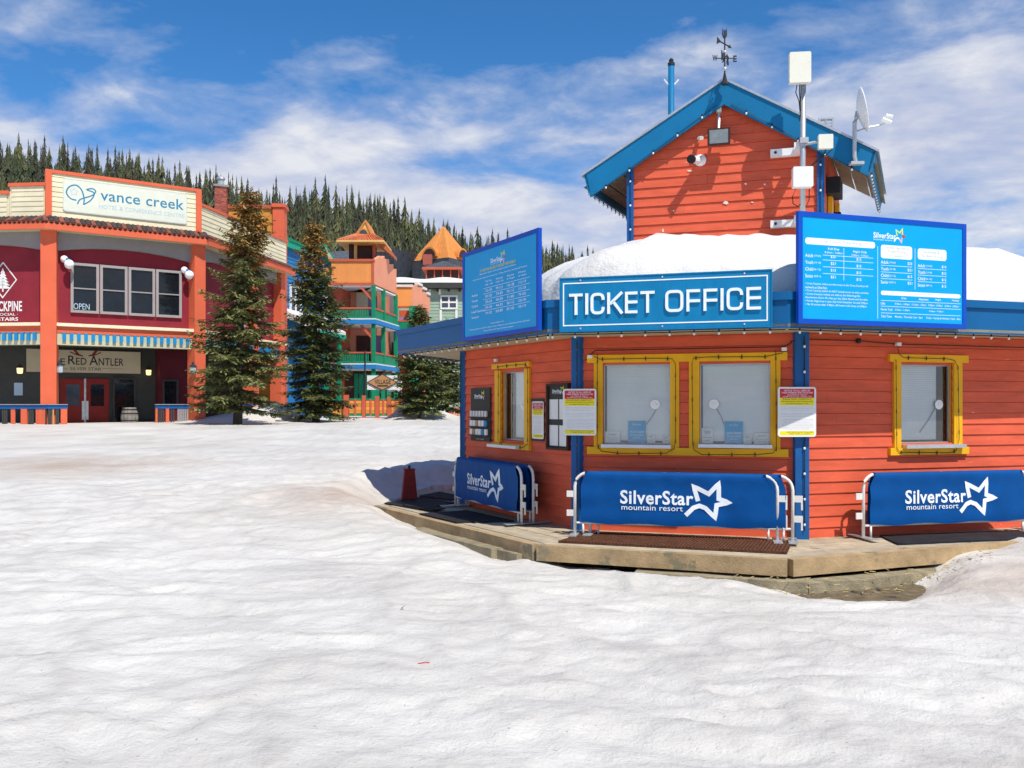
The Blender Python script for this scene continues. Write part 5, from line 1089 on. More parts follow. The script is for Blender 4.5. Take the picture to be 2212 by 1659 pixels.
lantern(HM, (129, 795), 0.0, 'frosted grey lantern on the left big orange column', 'lantern_glass'); lantern(HM, (417.5, 798), 0.25, 'frosted grey lantern on the right big orange column', 'lantern_glass')
q = HM.rect(30.5, 49, 827, 854, NP + 0.02); MB().box(HM, q[0], q[1], q[2], q[3], NP, NP + 0.03).build('poster', 'pale_blue', label='small pale poster on the dark porch wall at the left', cat='poster')
# maroon side return inside the porch with window
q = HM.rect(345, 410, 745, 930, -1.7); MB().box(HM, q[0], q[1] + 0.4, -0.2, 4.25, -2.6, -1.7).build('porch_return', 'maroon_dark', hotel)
q = HM.rect(351, 385, 820, 872, -1.7); w = MB().frame(HM, q[0], q[1], q[2] - 0.2, q[3], 0.08, -1.72, -1.64).build('window', 'charcoal', hotel); MB().box(HM, q[0] + 0.08, q[1] - 0.08, q[2] - 0.12, q[3] - 0.08, -1.72, -1.68).build('pane', 'win_dark', w)
# barrel
u, w = HM.uw(280, 900, -1.9); bz = HM.uw(280, 880, -1.9)[1]; b_ = HM.P(u, 0, -1.9); o = root('barrel', (b_.x, b_.y, bz - 0.92), 'weathered grey wooden barrel beside the glazed porch door', 'barrel')
for k in range(14):
    a0, a1 = 2 * math.pi * k / 14, 2 * math.pi * (k + 0.93) / 14; vs = []
    for r, h in ((0.30, 0.0), (0.365, 0.28), (0.38, 0.46), (0.365, 0.64), (0.30, 0.92)):
        for a in (a0, a1): vs.append((b_.x + r * math.cos(a), b_.y + r * math.sin(a), bz - 0.92 + h))
    MB().add(vs, [(2 * i, 2 * i + 1, 2 * i + 3, 2 * i + 2) for i in range(4)]).build('stave', 'wood_barrel', o)
for h, r in ((0.12, 0.343), (0.30, 0.377), (0.62, 0.377), (0.80, 0.343)): MB().lathe((b_.x, b_.y, bz - 0.92 + h), [(r - 0.03, 0), (r, 0), (r, 0.05), (r - 0.03, 0.05)], 20).build('hoop', 'iron', o)
MB().lathe((b_.x, b_.y, bz - 0.05), [(0.29, 0), (0.29, 0.02), (0.001, 0.021)], 14).build('lid', 'wood_barrel', o)
# porch railings
def railing(f, x0, x1, n, lab, posts, slats, zt=None):
    u0, u1 = f.uw(x0, 890, n)[0], f.uw(x1, 890, n)[0]; zt = f.uw((x0 + x1) / 2, 873, n)[1]; o = root('porch_railing', f.P((u0 + u1) / 2, 0.4, n), lab, 'railing')
    MB().box(f, u0, u1, zt - 0.03, zt, n - 0.14, n + 0.08).build('top_cap', 'grey_frame', o); MB().box(f, u0, u1, zt - 0.20, zt - 0.031, n - 0.05, n + 0.03).build('top_rail', 'blue', o)
    for a, b in posts: p, q = f.uw(a, 890, n)[0], f.uw(b, 890, n)[0]; MB().box(f, p, q, -0.2, zt - 0.201, n - 0.1, n + 0.04).build('post', 'orange_h', o)
    for a, m in slats: p = f.uw(a, 890, n)[0]; MB().box(f, p - 0.03, p + 0.03, -0.2, zt - 0.201, n - 0.03, n + 0.01).build('slat', m, o)
railing(HL, -10, 103, 0.25, 'porch railing with blue rail and orange posts at the left edge', [(46, 59)], [(x, 'orange_h') for x in (25, 28, 31, 79, 82.5, 86, 89.5, 93, 96.5)] + [(x, 'charcoal') for x in (6, 10, 14, 63, 67, 71, 99)])
railing(HM, 103, 146, 0.35, 'short porch railing ending left of the red doors', [(131, 145)], [(x, 'charcoal') for x in (106, 110, 122, 126)] + [(115, 'village_tan')])
railing(HM, 335, 408, 0.15, 'porch railing with thin bars beside the right big column', [(336, 340), (358, 365)], [(x, 'charcoal') for x in (343, 348, 353, 370, 375)] + [(x, 'grey_frame') for x in (385, 389, 393, 397, 401, 405)])
for x0, x1, lab in ((516, 545, 'dark planter box on the snow behind the first big spruce'), (563, 600, 'dark planter box between two orange porch columns')):
    q = HR.rect(x0, x1, 876, 930, 0.1); o = root('planter_box', HR.P((q[0] + q[1]) / 2, 0.5, 0.1), lab, 'planter'); MB().box(HR, q[0], q[1], -0.2, q[3], -0.3, 0.1).build('box', 'black', o); MB().box(HR, q[0] - 0.1, q[1] + 0.1, q[3], q[3] + 0.1, -0.35, 0.16).build('rim', 'blue', o)
# chimney with brick courses
cb = gx(478, 43.5); FC = Fr(cb, 22.0); ch = root('chimney', (cb[0], cb[1], 9.5), 'red brick chimney with metal cap behind the hotel parapet', 'chimney'); zt = at(478, 403, 43.5).z; z = 9.4; k = 0
hw = 13.5 * 43.5 / 1900
MB().box(FC, -hw + 0.02, hw - 0.02, 9.3, zt, -2 * hw + 0.04, -0.02).build('core', 'mortar', ch)
while z < zt - 0.1:
    off = 0.0 if k % 2 else 0.11
    for j in range(-1, 3):
        a, b = max(-hw, -hw + j * 0.215 + off), min(hw, -hw + j * 0.215 + off + 0.20)
        if b - a > 0.03: MB().box(FC, a, b, z, z + 0.072, -0.06, 0.0).build('brick', 'brick', ch)
        fs2 = Fr(FC.P(hw, 0, 0).xy, 22 + 90); a, b = max(0, j * 0.215 + off), min(2 * hw, j * 0.215 + off + 0.20)
        if b - a > 0.03: MB().box(fs2, a, b, z, z + 0.072, -0.06, 0.0).build('brick', 'brick', ch)
    z += 0.082; k += 1
MB().box(FC, -hw - 0.06, hw + 0.06, zt, zt + 0.10, -2 * hw - 0.06, 0.06).build('cap_slab', 'mortar', ch); MB().lathe(FC.P(0, zt + 0.1, -hw), [(0.16, 0), (0.16, 0.3), (0.22, 0.32), (0.20, 0.42), (0.05, 0.5)], 12).build('flue', 'galv', ch)
# ochre block behind the hotel
OB = Fr(gx(494, 50.5), 4.0); ob = root('rear_block', OB.P(1.6, 0, 0), 'ochre flat-topped block with coral pilaster behind the spruce', 'building'); zt = at(550, 447, 50.5).z; u1 = OB.uw(614, 500)[0]; up = OB.uw(590, 500)[0]
MB().box(OB, 0, up, -0.2, zt - 0.1, -1.2, 0).build('wall', 'ochre', ob); MB().box(OB, up + 0.002, u1, -0.2, zt, -0.9, 0.14).build('pilaster', 'orange_h', ob); MB().box(OB, -0.05, up, zt - 0.1, zt + 0.12, -1.25, 0.10).build('cap', 'rust_trim', ob); MB().box(OB, up - 0.05, u1 + 0.08, zt, zt + 0.2, -1.0, 0.22).build('cap', 'orange_h', ob)
q = OB.rect(585, 607, 509, 531, 0.15); w = MB().frame(OB, q[0], q[1], q[2], q[3], 0.07, 0.1, 0.2).build('window', 'rust_trim', ob); MB().box(OB, q[0] + 0.07, q[1] - 0.07, q[2] + 0.07, q[3] - 0.07, 0.1, 0.17).build('pane', 'win_blue', w)

# ------------------------------------------------------------------ village buildings
def window(f, r, n, mat_f, mat_p, par, t=0.10, cross=True):
    w = MB().frame(f, r[0], r[1], r[2], r[3], t, n - 0.04, n + 0.06).build('window', mat_f, par)
    MB().box(f, r[0] + t, r[1] - t, r[2] + t, r[3] - t, n - 0.03, n + 0.01).build('pane', mat_p, w)
    if cross:
        um, wm = (r[0] + r[1]) / 2, (r[2] + r[3]) / 2; MB().box(f, um - t / 2, um + t / 2, r[2] + t, r[3] - t, n, n + 0.045).build('glazing_bar', mat_f, w); MB().box(f, r[0] + t, um - t / 2, wm - t / 2, wm + t / 2, n, n + 0.045).build('glazing_bar', mat_f, w); MB().box(f, um + t / 2, r[1] - t, wm - t / 2, wm + t / 2, n, n + 0.045).build('glazing_bar', mat_f, w)
    return w
# blue boarded house
BL = Fr(gx(613, 52.5), 78.0); bl = root('blue_house', BL.P(3.5, 0, -2), 'blue plank house with green roof edge behind the second spruce', 'house'); ub = BL.uw(716, 600)[0]; zt = BL.P(0, at(613, 524, 52.5).z).z
MB().box(BL, -1.0, ub, -0.2, zt, -5, -0.01).build('wall', 'blue_wall', bl); boards(BL, -0.5, ub, 3.0, zt - 0.3, 0.24, 0.0, 'blue_wall', bl, lap=0.04)
MB().box(BL, -0.6, ub * 0.62, zt - 0.25, zt + 0.12, -0.3, 0.25).build('roof_edge', 'green_bright', bl); MB().box(BL, -0.6, ub * 0.62, zt + 0.121, zt + 0.3, -5, 0.3).build('roof_slab', 'green', bl)
gq = [BL.uw(684, 533), BL.uw(690, 523), BL.uw(714, 560), BL.uw(714, 572), BL.uw(706, 572)]
MB().prism(BL, gq, -0.6, 0.35).build('gable_edge', 'green_bright', bl); MB().prism(BL, [BL.uw(690, 533), BL.uw(712, 566), BL.uw(699, 566)], 0.36, 0.40).build('gable_soffit', 'soffit_h', bl)
for x0, x1, y0, y1 in ((626, 650, 617, 678), (697, 707, 640, 706)):
    window(BL, BL.rect(x0, x1, y0, y1, 0.05), 0.05, 'white', 'win_blue', bl, 0.16)
MB().add([BL.P(-0.4, 7.4, 0.0), BL.P(ub * 0.7, 7.4, 0.0), BL.P(ub * 0.7, 6.3, 1.9), BL.P(-0.4, 6.3, 1.9), BL.P(-0.4, 6.9, 0.0), BL.P(ub * 0.7, 6.9, 0.0), BL.P(ub * 0.7, 6.1, 1.9), BL.P(-0.4, 6.1, 1.9)], BOXF).build('porch_snow', 'snow_clean', bl)
MB().box(BL, -0.42, ub * 0.7 + 0.02, 5.8, 6.098, 1.7, 1.93).build('porch_fascia', 'green_bright', bl)
for u in (0.2, 2.2, 4.2): MB().box(BL, u - 0.12, u + 0.12, -0.2, 5.8, 1.6, 1.84).build('porch_post', 'green', bl)
MB().box(BL, -0.3, ub, -0.2, 2.9, -0.005, 0.04).build('ground_wall', 'blue_slab', bl)

# orange house with stacked balconies and turret
Y0 = 58.0; OF = Fr(gx(715.6, Y0), 0.0); wF = OF.uw(807, 600)[0]; cF = OF.P(wF, 0).xy; OS = Fr(cF, 81.0); wS = OS.uw(856.5, 600)[0]
oh = root('balcony_house', OF.P(wF, 0), 'orange balcony house with green posts and railings and a tiled turret', 'house')
def zy(y, Y=Y0): return ZC + (HY - y) / FPX * Y
zb, ztp = zy(613), zy(565)
MB().box(OF, 0, wF - 0.12, zb, ztp, -0.25, 0.0).build('parapet_wall', 'orange_b', oh)
k = 18
for i in range(k): MB().box(OF, wF * i / k + 0.01, wF * (i + 0.9) / k - (0.12 if i == k - 1 else 0), zb + 0.08, ztp - 0.1, 0.001, 0.02).build('plank', 'orange_b', oh)
MB().box(OF, -0.1, wF + 0.05, ztp, ztp + 0.16, -0.3, 0.10).build('parapet_cap', 'rust_trim', oh); MB().box(OF, -0.05, wF + 0.02, zb - 0.10, zb + 0.06, -0.26, 0.05).build('bottom_trim', 'rust_trim', oh); MB().box(OF, wF - 0.118, wF + 0.02, zb, ztp, -0.2, 0.06).build('corner_trim', 'rust_trim', oh)
st = [(0.0, zb), (wS, zb), (wS, zy(588, 64.8)), (wS * 0.86, zy(588, 64)), (wS * 0.86, zy(578, 64)), (wS * 0.66, zy(578, 63)), (wS * 0.66, zy(565, 62.6)), (wS * 0.46, zy(565, 61.5)), (wS * 0.46, zy(556, 61)), (wS * 0.30, zy(562, 60)), (wS * 0.30, zy(555, 60)), (wS * 0.1, zy(563, 59)), (0.0, zy(562, 58))]
MB().prism(OS, st, -0.25, 0.0).build('stepped_parapet', 'salmon', oh)
MB().slab([OF.P(0, 0, 0.0).xy, OF.P(wF, 0, 0).xy, OS.P(wS, 0, 0).xy, OS.P(wS, 0, -6).xy, OF.P(0, 0, -7).xy], zb - 0.2, zb - 0.101).build('balcony_ceiling', 'white_ceil', oh)
MB().box(OF, -0.5, wF - 0.2, 0, zy(572), -9, -2.6).build('main_wall', 'salmon', oh)
for x0, x1, y0, y1, m in ((745, 757, 637, 690, 'win_blue'), (770, 795, 632, 680, 'cream'), (795, 815, 640, 700, 'purple'), (770, 800, 725, 780, 'brown_dark'), (805, 826, 725, 775, 'purple'), (775, 800, 815, 855, 'win_dark')):
    r = OF.rect(x0, x1, y0, y1, -2.6); MB().box(OF, r[0], r[1], r[2], r[3], -2.6, -2.55).build('door' if m in ('cream', 'brown_dark') else 'wall_panel', m, oh)
MB().box(OS, 0.5, wS + 1, 0, zb - 0.2, -4.5, -2.4).build('main_wall', 'rust_trim', oh)
for zt_, zf in ((zy(664), zy(700)), (zy(760), zy(797))):  # two balconies: blue slab, green rails
    MB().slab([OF.P(-0.4, 0, 0.25).xy, OF.P(wF + 0.2, 0, 0.25).xy, OS.P(wS, 0, 0.25).xy, OS.P(wS, 0, -4).xy, OF.P(-0.4, 0, -4).xy], zf, zf + 0.28).build('balcony_slab', 'blue_slab', oh)
    MB().slab([OF.P(-0.4, 0, 0.20).xy, OF.P(wF + 0.15, 0, 0.20).xy, OS.P(wS, 0, 0.20).xy, OS.P(wS, 0, -0.3).xy, OF.P(wF - 0.3, 0, -0.25).xy, OF.P(-0.4, 0, -0.25).xy], zf + 0.281, zf + 0.37).build('snow_strip', 'snow_clean', oh)
    MB().slab([OF.P(-0.3, 0, 0.1).xy, OF.P(wF, 0, 0.1).xy, OS.P(wS, 0, 0.0).xy, OS.P(wS, 0, -3.9).xy, OF.P(-0.3, 0, -3.9).xy], zf - 0.06, zf - 0.002).build('balcony_ceiling', 'white_ceil', oh)
    MB().box(OF, -0.3, wF - 0.11, zt_ - 0.1, zt_, -0.08, 0.06).build('hand_rail', 'rust_trim', oh); MB().box(OS, 0.1, wS, zt_ - 0.1, zt_, -0.08, 0.06).build('hand_rail', 'rust_trim', oh)
    MB().box(OF, -0.3, wF - 0.11, zf + 0.42, zf + 0.50, -0.05, 0.04).build('bottom_rail', 'green', oh)
    for i in range(24): u = -0.2 + (wF - 0.1) * i / 23.5; MB().box(OF, u - 0.035, u + 0.035, zf + 0.50, zt_ - 0.101, -0.03, 0.02).build('baluster', 'green', oh)
    MB().box(OS, 0.12, wS, zf + 0.4, zt_ - 0.101, -0.03, 0.02).build('rail_panel', 'green', oh)
for u, f in ((wF, OF), (wS * 0.42, OS), (wS * 0.98, OS)): MB().box(f, u - 0.12, u + 0.12, 0.0, zb - 0.1, -0.14, 0.10).build('post', 'green', oh)
for zc in (zb - 0.2, zy(700) - 0.06):
    MB().add([OF.P(wF - 0.1, zc - 0.75, -0.05), OF.P(wF - 0.75, zc, -0.05), OF.P(wF - 0.95, zc, -0.05), OF.P(wF - 0.1, zc - 0.95, -0.05), OF.P(wF - 0.1, zc - 0.75, 0.05), OF.P(wF - 0.75, zc, 0.05), OF.P(wF - 0.95, zc, 0.05), OF.P(wF - 0.1, zc - 0.95, 0.05)], BOXF).build('brace', 'rust_trim', oh)
# ground floor shopfront
MB().box(OF, -0.4, wF + 1.0, 0, zy(800), -1.6, -1.5).build('shop_wall', 'brown_dark', oh)
for x in (770, 781, 792, 803, 815, 828, 840): r = OF.uw(x, 850, -1.5)[0]; MB().box(OF, r - 0.13, r + 0.13, 0, zy(806), -1.5, -1.38).build('shop_post', 'green', oh)
for x0, x1 in ((772, 780), (783, 791), (805, 814), (817, 827)): r = OF.rect(x0, x1, 815, 850, -1.45); MB().box(OF, r[0], r[1], r[2], r[3], -1.5, -1.45).build('shop_window', 'win_blue', oh)
# turret on top
YT = 60.5; tu = Fr(gx(757, YT), 0.0); tw = tu.uw(808, 560)[0]; ztb, zte, zta = zy(566, YT), zy(523, YT), zy(477, YT); tr = root('turret', tu.P(tw / 2, ztb - 1, -1), 'open turret with red tiled skirt roof and cream gable on the balcony house', 'turret')
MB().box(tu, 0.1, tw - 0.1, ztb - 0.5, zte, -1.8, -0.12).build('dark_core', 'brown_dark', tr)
for u, m in ((0.0, 'brown_dark'), (0.35, 'gable_yellow'), (tw, 'rust_trim')): MB().box(tu, u - 0.1, u + 0.1, ztb - 0.5, zte, -0.1, 0.05).build('post', m, tr)
MB().box(tu, 0.36, tw - 0.1, zte - 0.22, zte, -0.1, 0.02).build('lintel', 'ochre', tr); MB().box(tu, -0.1, tw + 0.1, ztb - 0.5, ztb + 0.2, -0.12, 0.08).build('sill', 'rust_trim', tr)
e0, e1 = tu.uw(733, 523)[0], tu.uw(832, 523)[0]; g0, g1 = tu.uw(770, 507)[0], tu.uw(805, 507)[0]; zg = zy(506, YT); ua = tu.uw(790.5, 480)[0]
MB().add([tu.P(e0, zte, 0.8), tu.P(e1, zte, 0.8), tu.P(g1, zg, 0.05), tu.P(g0, zg, 0.05), tu.P(e0, zte, -3.0), tu.P(e1, zte, -3.0), tu.P(g1, zg, -2.2), tu.P(g0, zg, -2.2)], BOXF).build('skirt_roof', 'roof_tile', tr)
for i in range(16):
    a = i / 15; b0_, b1_ = e0 + 0.05 + (e1 - e0 - 0.1) * a, g0 + (g1 - g0) * a; MB().tube([tu.P(b0_, zte + 0.03, 0.8), tu.P(b1_, zg + 0.03, 0.06)], 0.05, 5).build('tile_rib', 'roof_tile', tr)
MB().box(tu, e0 - 0.03, e1 + 0.03, zte - 0.14, zte, -3.0, 0.85).build('eave', 'gable_yellow', tr)
MB().prism(tu, [(g0, zg), (g1, zg), (ua, zta)], -0.05, 0.10).build('gable', 'gable_yellow', tr)
ga, gb = tu.uw(776, 507)[0], tu.uw(799, 507)[0]; cu_ = (ga + gb) / 2 - 0.06; rr_ = (gb - ga) / 2
w = MB().prism(tu, [(cu_ + rr_ * math.cos(math.pi * k / 12), zg + 0.02 + rr_ * math.sin(math.pi * k / 12)) for k in range(13)], 0.1, 0.16).build('arch_frame', 'ochre', tr); MB().prism(tu, [(cu_ + 0.72 * rr_ * math.cos(math.pi * k / 12), zg + 0.021 + 0.72 * rr_ * math.sin(math.pi * k / 12)) for k in range(13)], 0.16, 0.18).build('pane', 'win_blue', w)
for s, g_ in ((-1, g0), (1, g1)):
    ex = e0 if s < 0 else e1 + 0.9; ez = zg if s < 0 else zte - 0.6; MB().add([tu.P(ua, zta + 0.05, 0.18), tu.P(g_ + s * 0.05, zg, 0.18), tu.P(g_ + s * 0.05, zg, -2.4), tu.P(ua, zta + 0.05, -2.4), tu.P(ua, zta - 0.12, 0.18), tu.P(g_ - s * 0.12, zg, 0.18), tu.P(g_ - s * 0.12, zg, -2.4), tu.P(ua, zta - 0.12, -2.4)], BOXF).build('gable_roof', 'roof_orange', tr)
MB().add([tu.P(g1, zg, 0.0), tu.uw and tu.P(tu.uw(848, 543)[0], zy(545, YT), 0.0), tu.P(tu.uw(848, 543)[0], zy(553, YT), 0.0), tu.P(g1, zg - 0.4, 0.0), tu.P(g1, zg, -2.2), tu.P(tu.uw(848, 543)[0], zy(545, YT), -2.2), tu.P(tu.uw(848, 543)[0], zy(553, YT), -2.2), tu.P(g1, zg - 0.4, -2.2)], BOXF).build('side_roof', 'roof_tile', tr)
# slate roofs between
YS = 68.0
sr_ = root('slate_roof_house', at(850, 640, YS), 'dark slate roof sloping down behind the turret', 'house')
def poly3(pix, Ys): return [at(x, y, Yy) for (x, y), Yy in zip(pix, Ys)]
MB().add(poly3([(700, 545), (845, 535), (880, 560), (1000, 578), (1000, 605), (860, 605), (700, 580)], [79, 79, 86, 92, 88, 82, 74]), [(0, 1, 2, 3, 4, 5, 6)]).build('roof', 'shingle', sr_)
MB().box(Fr(gx(700, 67.2), 0), 0, 5.0, -0.2, zy(600, 67.2), -6, 0).build('wall', 'grey_wall', sr_)
# pale green house
YG = 72.0; PG = Fr(gx(857, YG), 0.0); pg = root('pale_green_house', PG.P(3, 0), 'pale green boarded house with snowy flat roof and white window', 'house'); wG = PG.uw(1025, 640)[0]
MB().box(PG, 0, wG, -0.2, zy(613, YG), -8, -0.01).build('wall', 'pale_green', pg); boards(PG, 0.2, wG - 0.05, zy(705, YG), zy(626, YG), 0.26, 0.0, 'pale_green', pg, lap=0.04)
MB().box(PG, -0.5, wG + 0.6, zy(624, YG), zy(613, YG), -8.4, 0.6).build('eave', 'charcoal', pg)
for k in range(7): MB().box(PG, 0.6 + k * 0.9, 0.75 + k * 0.9, zy(630, YG), zy(624, YG), 0.0, 0.4).build('eave_bracket', 'brown_dark', pg)
sv = MB(); 
for i in range(20):
    u = -0.5 + (wG + 1.1) * i / 19; h = 0.45 + 0.08 * math.sin(i * 0.7); sv.v += [tuple(PG.P(u, zy(612.6, YG), 0.62)), tuple(PG.P(u, zy(612.6, YG) + h * 0.7, 0.55)), tuple(PG.P(u, zy(612.6, YG) + h, 0.0)), tuple(PG.P(u, zy(612.6, YG) + h, -8.0))]
for i in range(19):
    for j in range(3): sv.f.append((i * 4 + j, i * 4 + 4 + j, i * 4 + 5 + j, i * 4 + 1 + j)); sv.m.append(0)
sv.build('roof_snow', 'snow_clean', pg, smooth=True)
window(PG, PG.rect(951, 988.5, 638, 668, 0.05), 0.06, 'white', 'win_blue', pg, 0.13)
for x in (950.5, 984.5): u = PG.uw(x + 1.5, 650)[0]; MB().box(PG, u - 0.09, u + 0.09, zy(700, YG), zy(669, YG), 0.05, 0.09).build('trim_board', 'white', pg)
for x in (928, 950): u = PG.uw(x, 650)[0]; MB().box(PG, u - 0.09, u + 0.09, zy(637, YG), zy(625, YG), 0.05, 0.09).build('trim_board', 'white', pg)
# small slate hip roof and orange pyramid roof
hp = root('lookout_roof', at(955, 585, 76), 'small slate hip roof with rust fascia above the snowy flat roof', 'roof'); fh = Fr(gx(913, 76), 0.0); wh_ = fh.uw(1000, 570)[0]; zq = zy(577, 76)
MB().add([fh.P(0, zq, 0), fh.P(wh_, zq, 0), fh.P(wh_, zq, -wh_), fh.P(0, zq, -wh_), fh.P(wh_ * 0.45, zy(557, 76), -wh_ / 2), fh.P(wh_ * 0.55, zy(557, 76), -wh_ / 2)], [(0, 1, 5, 4), (1, 2, 5), (2, 3, 4, 5), (3, 0, 4), (3, 2, 1, 0)]).build('roof', 'shingle', hp)
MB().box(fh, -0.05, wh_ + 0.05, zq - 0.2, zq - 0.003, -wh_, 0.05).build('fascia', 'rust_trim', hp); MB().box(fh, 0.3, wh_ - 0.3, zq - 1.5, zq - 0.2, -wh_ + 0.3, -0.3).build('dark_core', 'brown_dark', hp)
for u in (0.3, 1.0, 1.7, 2.4, 3.1): MB().box(fh, u - 0.05, u + 0.05, zq - 1.4, zq - 0.2, -0.3, -0.2).build('post', 'rust_trim', hp)
YP = 84.0; pc = gx(958, YP); py = root('pyramid_roof', (pc[0], pc[1], zy(590, YP)), 'steep orange metal pyramid roof with two arched dormers', 'roof'); za, zbm = zy(488, YP), zy(567, YP); hwp = 2.15; ang = math.radians(28)
cor = [Vector((pc[0] + hwp * 1.414 * math.cos(ang + math.pi / 2 * k - math.pi / 2 - 0.25), pc[1] + hwp * 1.414 * math.sin(ang + math.pi / 2 * k - math.pi / 2 - 0.25), zbm)) for k in range(4)]; apx = Vector((pc[0], pc[1], za))
for k in range(4): MB().add([cor[k], cor[(k + 1) % 4], apx], [(0, 1, 2)]).build('roof_face', 'roof_orange', py)
for k in range(4):
    for i in range(1, 12):
        t_ = i / 12; b_ = cor[k].lerp(cor[(k + 1) % 4], t_); m_ = 1 - abs(2 * t_ - 1) ; MB().tube([b_, b_.lerp(apx, min(0.97, m_))], 0.035, 4).build('roof_seam', 'roof_orange', py)
MB().slab([(v.x, v.y) for v in cor], zy(610, YP), zbm).build('wall', 'shingle', py); MB().tube([apx, apx + Vector((0, 0, 0.7))], 0.06, 5, r1=0.01).build('finial', 'iron', py)
for a, b in ((2, 3), (3, 0)):
    md = cor[a].lerp(cor[b], 0.5); 
for k in range(4):
    md = cor[k].lerp(cor[(k + 1) % 4], 0.5); d_ = (md - Vector((pc[0], pc[1], zbm))).normalized()
    if d_.y > 0.3: continue
    fd = Fr((md + d_ * 0.12).xy, math.degrees(math.atan2(d_.x, -d_.y))); arc = [(0.85 * math.cos(math.pi * i / 12), zbm + 0.2 + 0.95 * math.sin(math.pi * i / 12)) for i in range(13)]
    dm_ = MB().prism(fd, arc, -1.2, 0.02).build('dormer', 'roof_orange', py); MB().prism(fd, [(0.82 * u, zbm + 0.2 + (w - zbm - 0.2) * 0.82) for u, w in arc], 0.02, 0.05).build('arch_louvre', 'brown_dark', dm_)
MB().box(Fr(gx(915, 80), 0), -0.05, 0.75, zy(572, 80), zy(550, 80), -0.5, 0.2).build('brick_chimney', 'brick', label='short brick chimney in front of the pyramid roof', cat='chimney')
# second balcony house
YB2 = 65.0; B2 = Fr(gx(855, YB2), 0.0); w2 = B2.uw(890, 640)[0]; S2 = Fr(B2.P(w2, 0).xy, 78.0); ws2 = S2.uw(929, 640)[0]; h2_ = root('far_balcony_house', B2.P(w2, 0), 'smaller orange balcony box with green post beside the pale green house', 'house')
MB().box(B2, 0, w2, zy(661, YB2), zy(620, YB2), -0.2, 0.0).build('parapet_wall', 'orange_b', h2_); MB().box(B2, -0.1, w2 + 0.05, zy(620, YB2), zy(615, YB2), -0.5, 0.1).build('snow_cap', 'snow_clean', h2_); MB().box(B2, 0, w2 + 0.03, zy(665, YB2), zy(661, YB2), -0.25, 0.05).build('bottom_trim', 'rust_trim', h2_)
z_ = lambda y, u: ZC + (HY - y) / FPX * (YB2 + u)
MB().prism(S2, [(0.0, zy(661, YB2)), (ws2, zy(661, YB2)), (ws2, z_(644, ws2)), (ws2 * 0.8, z_(640, ws2 * 0.8)), (ws2 * 0.8, z_(632, ws2 * 0.8)), (ws2 * 0.55, z_(630, ws2 * 0.55)), (ws2 * 0.55, z_(622, ws2 * 0.55)), (ws2 * 0.3, z_(620, ws2 * 0.3)), (ws2 * 0.3, z_(614, 1)), (0.0, z_(618, 0))], -0.2, 0.0).build('stepped_parapet', 'salmon', h2_)
for a, b, y in ((0.3, 0.55, 614), (0.55, 0.8, 623), (0.8, 1.0, 634)): MB().box(S2, ws2 * a, ws2 * b, z_(y + 3, ws2 * (a + b) / 2), z_(y - 2, ws2 * (a + b) / 2), -0.25, 0.05).build('snow_cap', 'snow_clean', h2_)
MB().box(B2, 0, w2 + 0.7, 0, zy(664, YB2), -6, -2.0).build('main_wall', 'rust_trim', h2_); r = B2.rect(862, 884, 685, 700, -1.9); MB().box(B2, r[0], r[1], r[2], r[3], -2, -1.9).build('wall_panel', 'purple', h2_)
MB().box(B2, w2 - 0.2, w2 + 0.3, 0, zy(661, YB2), -0.2, 0.1).build('post', 'green', h2_); MB().box(B2, 0, w2 - 0.2, zy(712, YB2), zy(695, YB2), -0.05, 0.05).build('rail_panel', 'green', h2_); MB().box(B2, 0, w2 - 0.2, zy(695, YB2), zy(692, YB2), -0.08, 0.08).build('hand_rail', 'rust_trim', h2_)
MB().box(S2, 0.35, ws2, 0, zy(760, YB2), -0.05, 0.0).build('ground_wall', 'green', h2_); MB().box(S2, 0.35, ws2, zy(735, YB2), zy(700, YB2), -0.05, 0.0).build('rail_panel', 'green', h2_)
# village sign board, fence, stairs
YV = 54.0; VS = Fr(gx(793, YV), 0.0); vsn = root('village_sign', VS.P(1, zy(843, YV)), 'white board with tan diamond sign hanging above the orange fence', 'sign')
r = VS.rect(793, 858, 811, 842); MB().box(VS, r[0], r[1], r[2], r[3], -0.06, 0).build('panel', 'white', vsn); r2 = VS.rect(840, 868, 818, 846, -0.1); MB().box(VS, r2[0], r2[1], r2[2], r2[3], -0.16, -0.1).build('rear_panel', 'white', vsn)
dmd = [VS.uw(826, 843, 0.03), VS.uw(858, 826, 0.03), VS.uw(826, 808, 0.03), VS.uw(793.5, 826, 0.03)]; MB().prism(VS, dmd, 0.0, 0.05).build('diamond', 'village_tan', vsn)
t = MB(); t.ribbon(VS, [Vector(p) for p in dmd + [dmd[0]]], 0.05, 0.05, 0.06, 0); r = VS.rect(809.5, 844, 819.5, 830, 0.05); t.text(VS, 'VILLAGE', r[0], r[1], r[2], r[3], 0.05, 0.006, 0, 0.02); r = VS.rect(815, 838, 832, 835, 0.05); t.box(VS, r[0], r[1], r[2], r[3], 0.05, 0.055); t.build('print', 'print_dark', vsn, kind='stuff')
MB().tube([VS.P(VS.uw(788, 850)[0], 0.3), VS.P(VS.uw(788.5, 757)[0], zy(757, YV))], 0.05, 8).build('pole', 'iron', vsn); MB().tube([VS.P(VS.uw(866, 850)[0], 0.3, -0.08), VS.P(VS.uw(866, 757)[0], zy(818, YV), -0.08)], 0.04, 8).build('pole', 'white', vsn)
YF = 52.0; VF = Fr(gx(743, YF), 0.0); fe = root('orange_fence', VF.P(2, 0.5), 'orange panel fence with red posts on a blue base below the diamond sign', 'fence')
